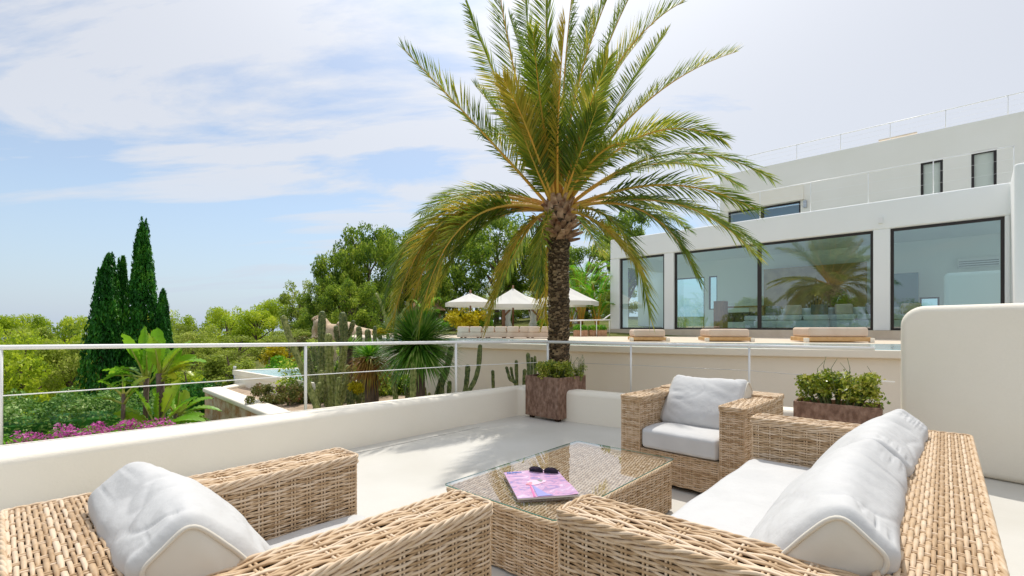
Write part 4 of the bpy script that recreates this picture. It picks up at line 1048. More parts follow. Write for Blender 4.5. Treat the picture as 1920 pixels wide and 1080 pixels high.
# ------------------------------------------------------------------ cacti
def column(parent, pts, r, m='cactus', ribs=16, name='arm', spin=0, seed=0):
    pts = [Vector(p) for p in pts]; out = []; rs = []
    n = 16
    for i in range(n + 1):
        t = i / n * (len(pts) - 1); k = min(int(t), len(pts) - 2); f = t - k
        p_ = pts[k].lerp(pts[k+1], f); out.append(p_); rs.append(r * (1 + .07*math.sin(i*1.9 + seed)))
    # smooth
    for _ in range(3):
        out = [out[0]] + [(out[i-1] + out[i]*2 + out[i+1]) / 4 for i in range(1, n)] + [out[-1]]
    d = (out[-1] - out[-2]).normalized()
    for q, w_ in ((.35, .92), (.7, .70), (.95, .35)): out.append(out[n] + d*r*q); rs.append(r*w_)
    mb = MB(); mb.tube(out, rs, ribs, 0, True, False, ribs=.74)
    for iv, (vx, vy, vz) in enumerate(mb.v):       # lumpy ribs
        kk = r * .20; nn_ = noise3((vx, vy, vz), 1.1 / max(r, .02) * .9, 4)
        mb.v[iv] = (vx + kk*nn_, vy + kk*noise3((vy, vz, vx), 14, 2), vz)
    if spin:
        rn = random.Random(seed)
        for i in range(spin):
            k = rn.randrange(0, n); c = out[k].lerp(out[k+1], rn.random()); a = rn.uniform(0, 6.28); t = (out[k+1]-out[k]).normalized(); x = t.orthogonal().normalized(); y = t.cross(x)
            o = x*math.cos(a) + y*math.sin(a); s0 = c + o*r*.96
            for j in range(2):
                e = s0 + (o + Vector((rn.uniform(-.8,.8), rn.uniform(-.8,.8), rn.uniform(-.8,.8)))).normalized()*r*.42; q = t.cross(o)*r*.05
                mb.add([s0 - q, s0 + q, e], [(0,1,2)], 1)
    return mb.build(name, [M[m], M['spines']], parent)
def cactus(label, Y, cols, m='cactus', zb=-.5, spin=0, rad=None, name='column_cactus', group=None):
    """cols: list of (list of px points bottom->top, radius px)"""
    x0, y0 = cols[0][0][0]; b = Q(x0, y0, Y); t = empty(name, (b.x, Y, zb), 0, label, 'cactus', group); rn = random.Random(int(x0))
    for i, (pp, rpx) in enumerate(cols):
        dy = rn.uniform(-.12, .12); pts = [Q(x, y, Y + dy) - t.location for x, y in pp]
        if pts[0].z > 0: pts = [Vector((pts[0].x, pts[0].y, min(0, pts[0].z)))] + pts if pp[0][1] > 740 else pts
        column(t, pts, rpx*.68/F*Y, m, 16 if rpx > 6 else 12, 'stem' if i == 0 else 'arm', 0, spin, int(x0)+i) if False else column(t, pts, rpx*.68/F*Y, m, 16 if rpx > 6 else 12, 'stem' if i == 0 else 'arm', spin, int(x0)+i)
    return t
SP = 800
cactus('leaning yellow green column cactus crossing the rail post', 7.6, [([(602,775),(585,745),(572,700),(555,665),(540,625),(532,597)], 9)], 'cactus_light', spin=SP)
cactus('tallest spiny column cactus left of the statue body', 8.6, [([(590,790),(598,740),(602,690),(603,640),(604,590)], 10.5), ([(600,720),(583,700),(575,660)], 9)], spin=SP)
cactus('many stemmed spiny cactus in the middle of the cactus bed', 8.2, [([(622,790),(622,740),(618,690),(616,632)], 11), ([(622,740),(632,720),(640,690),(646,650)], 9), ([(618,760),(606,730),(603,700)], 10), ([(625,780),(640,750),(650,720),(652,690)], 9)], 'cactus_light', spin=SP)
cactus('spiny column cactus with clustered top in front of the statue', 9.2, [([(640,770),(642,700),(645,640),(643,592)], 11), ([(642,640),(656,625),(662,605)], 7), ([(641,650),(632,635),(630,615)], 7)], spin=SP)
cactus('pair of short dark column cacti between the spiny ones and the aloe', 8.8, [([(660,780),(661,740),(662,712)], 8), ([(672,780),(673,740),(674,706)], 8), ([(684,780),(684,745),(683,716)], 7)], spin=60)
cactus('short stubby cactus group below the statue', 10.5, [([(674,665),(674,640),(673,617)], 8), ([(690,665),(690,640),(689,622)], 8), ([(661,665),(660,650),(660,638)], 10), ([(704,660),(703,640),(703,615)], 6)], spin=120, zb=-.3)
cactus('slender pale green cactus standing before the white pool wall', 7.9, [([(744,770),(741,740),(738,708)], 7.5)], 'cactus_light', spin=30)
cactus('light green column cactus in front of the dracaena trunk', 7.3, [([(773,770),(774,730),(776,685)], 9)], 'cactus_light', spin=30)
cactus('cluster of green column cacti right of the dracaena trunk', 8.0, [([(815,770),(824,730),(836,700),(846,655)], 8.5), ([(824,770),(828,740),(830,702)], 7), ([(842,770),(842,740),(843,718)], 6.5), ([(812,770),(818,740),(826,712)], 6)], 'cactus', spin=40)
cactus('forked cactus right of the rail post with one tall curved arm', 7.7, [([(866,775),(872,735),(876,710),(877,688)], 7), ([(872,745),(890,715),(898,690),(900,650)], 6.5)], 'cactus', spin=40)
cactus('single short dark column cactus left of the branching one', 8.3, [([(926,770),(925,735),(924,697)], 4.8)], 'cactus', spin=30)
cactus('branching dark cactus just left of the corner planter', 8.1, [([(968,760),(969,720),(968,678)], 5), ([(968,718),(956,712),(950,690)], 4.5), ([(980,760),(982,725),(984,695)], 5.5), ([(968,724),(962,712),(958,690)], 4)], 'cactus', spin=40)
cactus('dark column cactus directly behind the corner planter leaves', 7.7, [([(991,760),(992,710),(990,665)], 5.5), ([(1003,760),(1004,715),(1003,670)], 4.5), ([(998,760),(998,712),(997,672)], 4)], 'cactus', spin=40)
cactus('pale candelabra cactus on the pool terrace above the dracaena', 12.8, [([(728,640),(724,600),(716,572),(706,552)], 4.5), ([(726,610),(732,590),(735,565),(735,550)], 4.5)], 'cactus_light', zb=.0)
cactus('green cactus with two upturned pads above the dracaena', 12.4, [([(742,640),(742,600),(740,572)], 5), ([(742,598),(752,592),(760,580)], 5), ([(742,600),(734,594),(731,584)], 4)], 'cactus_light', zb=.0)
cactus('straight green column cactus right of the pad cactus', 12.6, [([(766,640),(765,600),(765,566)], 5)], 'cactus_light', zb=.0)

# ------------------------------------------------------------------ dracaena and aloe rosettes
def rosette(parent, c, n, ln, wd, mname, seed, lo=-.7, hi=1.0, curve=.35):
    rn = random.Random(seed); mb = MB()
    for i in range(n):
        a = i*2.39996; k = i/n; z = lo + (hi-lo)*k**.9 + rn.uniform(-.1,.1); z = max(-.95, min(.99, z)); rr = math.sqrt(1 - z*z)
        d = Vector((math.cos(a)*rr, math.sin(a)*rr, z)); L_ = ln*rn.uniform(.8, 1.1); s = d.cross(Vector((0,0,1))); s = s.normalized() if s.length > .02 else Vector((1,0,0))
        g = Vector((0,0,-1))*curve*L_*(1 - .5*max(0, z)); c0 = Vector(c) + d*.05
        p = [c0, c0 + d*L_*.35 + g*.05, c0 + d*L_*.7 + g*.35, c0 + d*L_ + g]; ws = [wd*.8, wd, wd*.7, 0]
        up = s.cross(d)*wd*.35
        vs = []
        for q, w_ in zip(p[:3], ws): vs += [q - s*w_ + up*(w_/wd), q, q + s*w_ + up*(w_/wd)]
        vs.append(p[3])
        mb.add(vs, [(0,1,4,3),(1,2,5,4),(3,4,7,6),(4,5,8,7),(6,7,9),(7,8,9)], 0, False)
    o = mb.build('leaf_rosette', M[mname], parent); o['kind'] = 'stuff'
    return o
dY = 7.75; dc = Q(783, 648, dY)
dr = empty('dracaena_tree', (dc.x, dY, -.5), 0, 'big round dracaena head of green sword leaves on a stout trunk', 'tree')
MB().tube([(0,0,-.2),(0,0,.5),(.0,0,dc.z + .5)], [.15,.125,.10], 12).build('trunk', M['bark'], dr)
rosette(dr, (0,0,dc.z+.5), 1100, .74, .014, 'yucca_leaf', 3, -.75, 1.0, .20)
aY = 8.1; ac = Q(695, 672, aY)
al = empty('aloe_tree', (ac.x, aY, -.5), 0, 'tree aloe with drooping red and orange leaves left of the dracaena', 'tree')
MB().tube([(0,0,-.2),(.02,0,.5),(.0,0,ac.z + .45)], [.12,.115,.10], 12).build('trunk', M['bark'], al)
rosette(al, (0,0,ac.z+.46), 230, .40, .014, 'aloe_leaf', 5, -.9, .35, .5)
rosette(al, (0,0,ac.z+.52), 110, .34, .015, 'bright_leaf', 6, .1, 1.0, .2)
ag = empty('agave', tuple(Q(655, 655, 9.4)), 0, 'small spiky grey green agave above the aloe', 'agave'); rosette(ag, (0,0,0), 60, .35, .02, 'hedge_leaf', 8, 0, 1, .1)
MB().tube([(0,0,-1.0),(0,0,.05)], [.08,.06], 8).build('stem', M['bark'], ag)
for i, (px, py, Y, w_, h) in enumerate(((590,690,9.9,.6,1.2), (640,690,10.0,.6,1.1), (690,700,10.2,.5,.9), (735,690,10.4,.45,.75))):
    b = Q(px, py, Y); bushy('dark_shrub', (b.x, Y, -.6), w_, w_*.5, h, 3400, .035, 'pine_leaf', ('dark shrub behind the leaning cactus', 'dark shrub behind the many stemmed cactus', 'dark shrub behind the tree aloe', 'dark shrub behind the left side of the dracaena')[i], 160+i, 'shrub', clumps=18)
# fill plants of the cactus bed
for i, (px, py, Y, w_, h, mn, lb) in enumerate(((600,760,9.4,.5,.55,'pine_leaf','dark ground shrub at the foot of the leaning cactus'), (650,745,9.6,.6,.6,'pine_leaf','dark shrub filling between the tall spiny cacti'), (668,735,7.7,.10,.22,'yellow_leaf','small yellow flowering plant beside the aloe trunk'),
        (620,665,11.3,.7,.5,'olive_leaf','grey shrub in front of the statue plinth'), (720,628,12.5,.3,.25,'yellow_leaf','yellow shrub left of the dracaena head'), (575,660,12,.4,.6,'heather','brown shrub behind the leaning cactus'))):
    b = Q(px, py, Y); bushy('low_shrub', (b.x, Y, b.z - h*.3), w_, w_*.6, h, 2600, .03 if Y > 9 else .014, mn, lb, 60+i, 'shrub', clumps=18)
# extra small cacti crowding the bed
for k, (px, py, yt, Y, r_) in enumerate(((596,772,722,8.0,8), (612,775,700,8.9,9), (634,775,712,7.9,8), (652,778,735,8.1,7), (648,720,668,9.6,9), (588,700,652,9.8,8), (614,690,648,10.2,9), (668,700,660,10.4,8), (682,690,655,10.6,7), (760,775,725,8.2,6), (796,772,728,8.4,6))):
    cactus(('short rounded cactus at the foot of the leaning one', 'stout cactus between the two tallest spiny columns', 'stubby cactus in front of the many stemmed one', 'low cactus left of the small yellow plant', 'cactus head peeping above the agave', 'olive cactus behind the rail post', 'olive cactus behind the tall columns',
            'cactus just left of the tree aloe leaves', 'small cactus above the tree aloe leaves', 'thin cactus left of the dracaena trunk', 'thin cactus right of the dracaena trunk')[k], Y, [([(px, py), (px + rt.uniform(-4, 4), (py+yt)/2), (px + rt.uniform(-5, 5), yt)], r_), ([(px, (py*.6+yt*.4)), (px+8, (py*.4+yt*.6)), (px+9, yt+10)], r_*.7)], 'cactus' if k % 2 else 'cactus_light', spin=260)
# ------------------------------------------------------------------ reclining statue
def statue():
    Y = 19.5; s = Y / F
    t = empty('reclining_statue', Q(650, 640, Y), 0, 'weathered sandstone statue of a reclining figure among the cacti', 'statue'); o0 = t.location.copy()
    def q(x, y, dy=0): return Q(x, y, Y + dy) - o0
    mb = MB()
    for (x, y, rx, rz, dy) in ((603,608,13,14,0),(596,603,8,8,0),(613,614,9,12,.1),(592,622,6,16,0),(600,633,16,7,0),(628,633,20,8,0),(650,620,22,17,0),(636,622,14,14,0),(776,634,8,7,0),(680,634,60,8,.1),(735,639,50,5,.1),(640,607,8,5,-.2)) + tuple((622 + 160*k_/26, 622 + 15*(k_/26)**1.1 + (2 if k_ < 2 else 0), 15 - 5*k_/26, 17 - 11*(k_/26)**.8 + 2.5*math.exp(-((k_-6)/3)**2), 0) for k_ in range(27)):
        mb.ell(q(x, y, dy), (rx*s, (.45 if rx > 9 else .28) if rx < 60 else .4, rz*s), 16, 10)
    o = mb.build('body', M['sand_stone'], t)
    r = o.modifiers.new('r', 'REMESH'); r.mode = 'VOXEL'; r.voxel_size = .05
    sm_ = o.modifiers.new('s', 'SMOOTH'); sm_.iterations = 3
    f = MB(); fc = q(606, 609)                                         # face looking at the terrace
    f.ell(fc + Vector((.02,-.30,.02)), (.035,.06,.09), 8, 6); f.ell(fc + Vector((-.07,-.25,.08)), (.05,.03,.018), 8, 6); f.ell(fc + Vector((.10,-.25,.08)), (.05,.03,.018), 8, 6); f.ell(fc + Vector((.02,-.26,-.09)), (.06,.03,.02), 8, 6)
    f.build('face', M['sand_stone'], t)
    c = MB(); cn = q(598, 601)
    for i in range(60):
        a = i*2.4; z = .1 + .9*i/60; rr = math.sqrt(max(0, 1-z*z)); c.ell(cn + Vector((rr*math.cos(a)*.25, rr*math.sin(a)*.28, z*.18)), (.035,.035,.035), 6, 4)
    c.build('hair_curls', M['sand_stone'], t)
    MB().box(q(585,641).x, q(790,641).x, -.6, .6, q(0,652).z - 1.5, q(0,641).z + .02).build('plinth', M['sand_stone'], t)
statue()

# ------------------------------------------------------------------ pool terrace furniture
def parasol(px, yt, ye, ybase, Y, wpx, label, pole='wood'):
    top = Q(px, yt, Y); t = empty('parasol', (top.x, Y, ZD + .014), R(40), label, 'parasol', 'off white parasols on the pool terrace')
    h = top.z - t.location.z; he = Q(px, ye, Y).z - t.location.z; r = wpx/F*Y/2
    mb = MB(); n = 8; vs = [(0,0,h)]
    for k, (q, sag) in enumerate(((.12,.0),(.5,.03),(1,.0))):
        for i in range(n*2):
            a = math.pi*i/n; rr = r*q*(1 if i % 2 == 0 else .945); z = h - (h-he)*(q**.9) - sag*(.0 if i % 2 == 0 else 1)
            vs.append((rr*math.cos(a), rr*math.sin(a), z))
    m_ = n*2; fs = [(0, 1+i, 1+(i+1)%m_) for i in range(m_)]
    for k in range(2): fs += [(1+k*m_+i, 1+(k+1)*m_+i, 1+(k+1)*m_+(i+1)%m_, 1+k*m_+(i+1)%m_) for i in range(m_)]
    vs += [(v[0]*1.0, v[1]*1.0, v[2]-.16) for v in vs[1+2*m_:1+3*m_]]
    fs += [(1+2*m_+i, 1+3*m_+i, 1+3*m_+(i+1)%m_, 1+2*m_+(i+1)%m_) for i in range(m_)]
    mb.add(vs, fs).build('canopy', M['canvas'], t)
    MB().tube([(0,0,0),(0,0,h+.12)], .04, 8).build('pole', M['wood'], t)
    for i in range(n):
        a = 2*math.pi*i/n; MB().bar((0,0,he-.25 if False else he-.1), (r*.55*math.cos(a), r*.55*math.sin(a), h-(h-he)*.58-.02), .025, .025).build('rib', M['wood'], t)
    MB().tube([(0,0,0),(0,0,.12)], .3, 12).build('base', M['stucco'], t)
    return t
parasol(882, 549, 568, 0, 20, 96, 'off white parasol above the yellow shrub')
parasol(962, 540, 572, 0, 21, 112, 'largest off white parasol in front of the timber gazebo')
parasol(1066, 538, 566, 0, 18.5, 112, 'off white parasol partly hidden by the palm trunk')
def gazebo(px0, px1, yt, Y, label, depth=3.0):
    x0, x1 = (px0-960)/F*Y, (px1-960)/F*Y; zb = ZD + .03; zt = Q(0, yt, Y).z
    t = empty('timber_gazebo', ((x0+x1)/2, Y+depth/2, zb), 0, label, 'gazebo'); w_ = (x1-x0)/2; h = zt - zb
    for sx in (-1, 1):
        for sy in (-1, 1):
            MB().box(sx*w_-.08, sx*w_+.08, sy*depth/2-.08, sy*depth/2+.08, 0, h).build('post', M['wood'], t)
            MB().bar((sx*w_, sy*depth/2, h-.55), (sx*(w_-.5), sy*depth/2, h-.02), .09, .09).build('brace', M['wood'], t)
            c = MB(); pts = []
            xx = sx*(w_-.22)
            vs, fs = [], []
            for i in range(9):
                for j in range(7):
                    k = j/6; pinch = 1 - .55*math.exp(-((k-.45)/.16)**2)
                    vs.append((xx + (i/8-.5)*.42*pinch, sy*depth/2 + .05*math.sin(i*2.6)*pinch, h*(1-k)-.02))
            for j in range(6):
                for i in range(8): fs.append((j, j, j, j) if False else (i*7+j, (i+1)*7+j, (i+1)*7+j+1, i*7+j+1))
            c.add(vs, fs, 0, True).build('curtain', M['canvas'], t)
    for sy in (-1, 1): MB().box(-w_-.25, w_+.25, sy*depth/2-.07, sy*depth/2+.07, h, h+.18).build('beam', M['wood'], t)
    for sx in (-1, 1): MB().box(sx*w_-.07, sx*w_+.07, -depth/2+.07, depth/2-.07, h+.001, h+.178).build('beam', M['wood'], t)
    mb = MB(); mb.add([(-w_-.3,-depth/2-.3,h+.182),(w_+.3,-depth/2-.3,h+.182),(w_+.3,depth/2+.3,h+.182),(-w_-.3,depth/2+.3,h+.182),(0,0,h+.65)], [(0,1,4),(1,2,4),(2,3,4),(3,0,4),(3,2,1,0)])
    mb.build('canopy', M['canvas'], t)
gazebo(944, 1010, 573, 24, 'dark timber gazebo with tied white curtains behind the middle parasol', 2.4)
gazebo(1010, 1085, 570, 27, 'timber gazebo with white curtains behind the palm trunk', 2.6)
# white painted post next to the yellow shrub
def hut():
    Y = 30; t = empty('thatched_hut', Q(805, 612, Y), 0, 'small thatched hut half hidden by palm fronds', 'hut'); w_ = 30/F*Y
    for sx in (-1, 1):
        for sy in (-1, 1): MB().tube([(sx*w_*.8, sy*1, -.4), (sx*w_*.8, sy*1, 1.0)], .07, 8).build('post', M['wood'], t)
    MB().add([(-w_*1.2,-1.4,.95),(w_*1.2,-1.4,.95),(w_*1.2,1.4,.95),(-w_*1.2,1.4,.95),(-w_*.3,0,2.1),(w_*.3,0,2.1)], [(0,1,5,4),(1,2,5),(2,3,4,5),(3,0,4),(3,2,1,0)]).build('roof', M['terracotta'], t, .05)
hut()
for i, (px, py, Y, w_, h, mn, lb) in enumerate(((872,622,19,.75,1.0,'yellow_leaf','bright yellow shrub under the left parasol'), (902,622,20,.45,.7,'bright_leaf','dark green agave like shrub right of the yellow shrub'), (820,615,22,1.2,.5,'bright_leaf','low green shrub beneath the thatched hut'), (1030,618,22,.6,.6,'bright_leaf','green shrub beside the right gazebo posts'),
        (760,622,20,.8,.6,'yellow_leaf','yellow green shrub left of the hut'))):
    b = Q(px, py, Y); bushy('garden_shrub', (b.x, Y, b.z - .1), w_, w_*.6, h, 3600, .05, mn, lb, 90+i, 'shrub', clumps=20)
# areca palms between palm trunk and house
def areca(px, Y, h, n, label, seed):
    b = Vector(((px-960)/F*Y, Y, ZD)); t = empty('areca_palm', b, 0, label, 'palm tree'); rn = random.Random(seed)
    for i in range(n):
        a = i*2.4 + rn.uniform(-.3,.3); z = h*rn.uniform(.55, 1.0); sp = h*rn.uniform(.15, .5); tip = Vector((math.cos(a)*sp, math.sin(a)*sp, z*rn.uniform(.75, 1)));  mid = Vector((tip.x*.25, tip.y*.25, z))
        mb = MB()
        def B(t_): return mid*2*t_*(1-t_) + tip*t_*t_
        mb.tube([B(k/6) for k in range(7)], [.02,.016,.013,.01,.008,.006,.004], 4)
        for k in range(26):
            q = .3 + .7*k/26; c = B(q); T = (B(min(1,q+.02)) - B(q-.02)).normalized(); S = T.cross(Vector((0,0,1))); S = S.normalized() if S.length > .05 else Vector((1,0,0))
            for s in (-1, 1):
                d = (T*.6 + S*s*.8 + Vector((0,0,.15))).normalized(); ln = h*.17*math.sin(math.pi*(.15+.8*(q-.3)/.7)); e = c + d*ln - Vector((0,0,ln*.25)); w_ = d.cross(Vector((0,0,1)))*.028
                mb.add([c, c + d*ln*.4 + w_, e, c + d*ln*.4 - w_], [(0,1,2,3)], 1)
        mb.build('frond', [M['rachis'], M['bright_leaf']], t)
areca(1090, 22, 3.9, 18, 'bright green areca palm right of the date palm trunk', 1)
areca(1120, 19.5, 2.6, 18, 'lower bright green areca palm beside the house corner', 2)
areca(1070, 23, 2.4, 14, 'areca palm low between the gazebo and the trunk', 3)
areca(800, 24, 2.2, 12, 'small bright palm in front of the thatched hut', 4)
# row of outdoor sofas behind the pool
def outsofa(px, Y, L_, label):
    t = empty('outdoor_sofa', ((px-960)/F*Y, Y, ZD + .014), R(-4), label, 'outdoor sofa', 'beige sofas lined up behind the pool')
    MB().box(-L_/2, L_/2, -.4, .4, .03, .17).build('base', M['beige'], t)
    for s in (-1, 1):
        MB().box(s*L_/4 - L_/4 + .01, s*L_/4 + L_/4 - .01, -.42, -.22, .172, .34).build('backrest', M['beige'], t, .04, 3)
        MB().box(s*L_/4 - L_/4 + .01, s*L_/4 + L_/4 - .01, -.215, .4, .172, .27).build('seat', M['beige'], t, .04, 3)
    for sx in (-1, 1):
        for sy in (-1, 1): MB().box(sx*(L_/2-.12)-.03, sx*(L_/2-.12)+.03, sy*.33-.03, sy*.33+.03, 0, .029).build('foot', M['wood'], t)
for px, Y, lb in ((884, 14.2, 'first beige outdoor sofa from the left behind the pool'), (930, 14.1, 'second beige outdoor sofa from the left behind the pool'), (975, 14.0, 'third beige outdoor sofa from the left behind the pool'), (1014, 13.9, 'beige outdoor sofa just left of the palm trunk behind the pool')):
    outsofa(px, Y, .715, lb)
# daybeds beside the house
def daybed(px0, px1, yt, Y, label):
    x0, x1 = (px0-960)/F*Y, (px1-960)/F*Y; w_ = (x1-x0); zt = Q(0, yt, Y).z - ZD - .014
    t = empty('daybed', ((x0+x1)/2, Y+.35, ZD + .014), R(-6), label, 'daybed', 'daybeds along the house terrace')
    MB().box(-w_/2, w_/2, -.4, .4, .02, zt*.36).build('base', M['pine_wood'], t, .01)
    for sx in (-1, 1):
        MB().box(sx*(w_/2+.02)-.045, sx*(w_/2+.02)+.045, -.42, -.34, 0, zt*.30).build('corner_block', M['stucco'], t, .008)
    MB().box(-w_/2+.03, w_/2-.03, -.38, .38, zt*.37, zt).build('mattress', M['beige'], t, .05, 4)
daybed(1189, 1252, 618, 11.0, 'daybed in front of the narrow left window')
daybed(1331, 1409, 617, 10.8, 'middle daybed in front of the second window')
daybed(1519, 1630, 614, 10.3, 'widest daybed in front of the third window')
# slim railing, steps and planters right of the trunk
tr = empty('terrace_railing', (0,0,0), 0, 'thin white railing between the palm trunk and the house', 'railing')
ra, rb = Q(1066, 601, 15.5), Q(1144, 600, 16.5)
MB().tube([ra, rb], .022, 6).build('top_rail', M['metal'], tr)
for k in (0, .28, .66, .98):
    p_ = ra.lerp(rb, k); MB().tube([p_, (p_.x, p_.y, ZD)], .015, 6).build('post', M['metal'], tr)
MB().tube([Q(1128, 601, 16), Q(1144, 590, 16.2)], .02, 6).build('stair_rail', M['metal'], tr)
for i, (a_, b_, Y) in enumerate(((1076, 1100, 16.2), (1104, 1136, 16.4))):
    x0, x1 = (a_-960)/F*Y, (b_-960)/F*Y
    t = empty('low_planter', ((x0+x1)/2, Y, ZD + .014), 0, 'reddish low planter with clipped green plants, %s' % ('nearer the trunk' if i == 0 else 'nearer the house'), 'planter')
    MB().box(-(x1-x0)/2, (x1-x0)/2, -.2, .2, 0, .22).build('box', M['terracotta'], t)
    leafbox('clipped_plants', ((x0+x1)/2, Y), 0, x1-x0, .42, .16, 1400, .03, 'bright_leaf', 'clipped green plants in the low planter %s' % ('nearer the trunk' if i == 0 else 'nearer the house'), 'plants', 120+i, z=ZD+.22)
bl = empty('bollard_light', (Q(440, 712, 15.5).x, 15.5, -1.0), 0, 'thin grey bollard light beside the path end', 'bollard light')
MB().tube([(0,0,0),(0,0,.78)], .03, 8).build('post', M['steel'], bl); MB().tube([(0,0,.78),(0,0,.90)], .045, 8).build('lamp_head', M['metal'], bl)

# ------------------------------------------------------------------ house
HL = Vector((3.93, 19.1, 0)); HR = Vector((11.76, 11.5, 0)); hd = (HR - HL).normalized(); hn = Vector((-hd.y, hd.x, 0))
hang = math.atan2(hd.y, hd.x)
M['added_rooflight'] = glassmat('clear rooflight glass', (.92,.97,.96), .02)  # glass of the added roof opening, shared with the small upper windows
house = empty('white_house', (HL.x, HL.y, ZD), hang, 'white modern two storey house with large dark framed windows', 'house')
def hx(px, off=0.0):
    """local x on the facade plane (offset off inwards) seen at pixel column px"""
    o = HL + hn*off; k = (px - 960)/F
    # point (k*Y, Y) = o + hd*s
    s = (k*o.y - o.x) / (hd.x - k*hd.y)
    return s
def hY(px, off=0.0):
    return (HL + hn*off + hd*hx(px, off)).y
def hz(px, py, off=0.0): return CH - (py - HZ)/F*hY(px, off) - ZD
zs = .275; zw = hz(1878, 405) ; zr = hz(1600, 384)
WX = [(hx(1161), hx(1245)), (hx(1263), hx(1637)), (hx(1669), hx(1884))]
xl, xr = hx(1144), hx(1892); D_ = 5.4; th = .22
SC = M['stucco_cool']; M['stucco_warm'] = mat('warm house render', (.86,.83,.76), (.89,.86,.80), .8, .75, .15, 40, spec=.25)
def window(x0, x1, z0, z1, y, bars=(), fw=.07, glass='window_glass', name='window'):
    f = MB(); d = .07
    f.box(x0, x0+fw, y, y+d, z0, z1); f.box(x1-fw, x1, y, y+d, z0, z1); f.box(x0+fw, x1-fw, y, y+d, z1-fw, z1); f.box(x0+fw, x1-fw, y, y+d, z0, z0+fw*.8)
    for b in bars: f.box(b-.055, b+.055, y-.001, y+d+.001, z0+fw*.8, z1-fw)
    fo = f.build(name, M['dark_frame'], house)
    ed = [x0+fw] + [v for b in bars for v in (b-.055, b+.055)] + [x1-fw]
    for i in range(0, len(ed), 2):
        MB().add([(ed[i], y+.03, z0+fw*.8), (ed[i+1], y+.03, z0+fw*.8), (ed[i+1], y+.03, z1-fw), (ed[i], y+.03, z1-fw)], [(0,1,2,3)]).build('pane', M[glass], fo)
    return fo
# plinth
MB().box(xl - .4, xr + 6, -.55, D_, 0, zs - .03).build('plinth', M['deck'], house)
pil = [(xl, WX[0][0]), (WX[0][1], WX[1][0]), (WX[1][1], WX[2][0]), (WX[2][1], xr + .02)]
for a_, b_ in pil: MB().box(a_, b_, 0, th + .1, zs - .028, zw).build('pillar', SC, house, .015, 2)
MB().box(xl, xr + 6, -.012, th + .1, zw + .001, zr).build('roof_parapet', SC, house, .05, 4)
for a_, b_ in ((th + .102, 1.0), (2.3, D_)): MB().box(xl, xr + 6, a_, b_, zw + .30, zw + .50).build('roof_slab', SC, house)
for y_ in (1.0,):     # unseen roof opening, added to let more daylight into the rooms
    MB().box(xl, xl + 1.2, y_, y_ + 1.3, zw + .30, zw + .50).build('roof_slab', SC, house); MB().box(xr + 3, xr + 6, y_, y_ + 1.3, zw + .30, zw + .50).build('roof_slab', SC, house)
    MB().box(xl + 1.2, xr + 3, y_, y_ + 1.3, zw + .505, zw + .512).build('added_rooflight', M['added_rooflight'], house)
MB().box(xl + .002, xl + th, th + .102, 1.0, zs - .028, zw + .298).build('side_wall', SC, house)
MB().box(xl + .002, xl + th, 4.4, D_, zs - .028, zw + .298).build('side_wall', SC, house)
MB().box(xl + .002, xl + th, 1.001, 4.399, zw - .2, zw + .298).build('side_wall', SC, house)
MB().box(xl + .01, xr + 6, th + .104, th + .3, zw + .502, zr - .01).build('parapet_back', SC, house)
M['room'] = mat('pale interior plaster', (.90,.92,.90), rough=.8)
M['roomfloor'] = mat('interior floor', (.78,.76,.70), rough=.35)
RW = [(hx(1200, D_), hx(1238, D_), zs - .028, 2.7), (hx(1270, D_), hx(1324, D_), zs - .028, 2.6), (hx(1332, D_), hx(1348, D_), 1.1, 2.6), (hx(1725, D_), hx(1762, D_), .75, 1.35), (hx(1900, D_), hx(1900, D_) + 1.5, zs - .028, 2.6)]
ex = xl + th + .002
for i, (a_, b_, z0_, z1_) in enumerate(RW):
    MB().box(ex, a_, D_ - .2, D_ - .002, zs - .028, zw + .298).build('rear_wall', M['room'], house)
    MB().box(a_, b_, D_ - .2, D_ - .002, z1_, zw + .297).build('rear_wall', M['room'], house)
    if z0_ > zs: MB().box(a_, b_, D_ - .2, D_ - .002, zs - .028, z0_).build('rear_wall', M['room'], house)
    window(a_ + .002, b_ - .002, z0_ + .002, z1_ - .002, D_ - .15, (), .05, name='rear_window')
    ex = b_
MB().box(ex, xr + 6, D_ - .2, D_ - .002, zs - .028, zw + .298).build('rear_wall', M['room'], house)
MB().box(xr + 5.8, xr + 6, th + .102, D_ - .202, zs - .028, zw + .298).build('side_wall', M['room'], house)
MB().box(xl + th + .002, xr + 5.79, th + .102, D_ - .202, zs - .028, zs - .01).build('room_floor', M['roomfloor'], house)
window(*WX[0], zs - .026, zw - .002, .08); window(*WX[1], zs - .026, zw - .002, .08, bars=(hx(1422),)); window(*WX[2], zs - .026, zw - .002, .08)
# wall lamp
xx = hx(1652); MB().box(xx-.05, xx+.05, -.09, -.014, zr-.62, zr-.47).build('wall_lamp', M['metal'], house)
# wing wall at right
MB().box(xr + .022, xr + .45, -1.6, -.014, zs - .028, zr + .05).build('wing_wall', SC, house, .06, 4)
MB().box(xr + .451, xr + 6, -1.6, -1.3, zs - .028, zr + .04).build('wing_wall', SC, house, .06, 4)
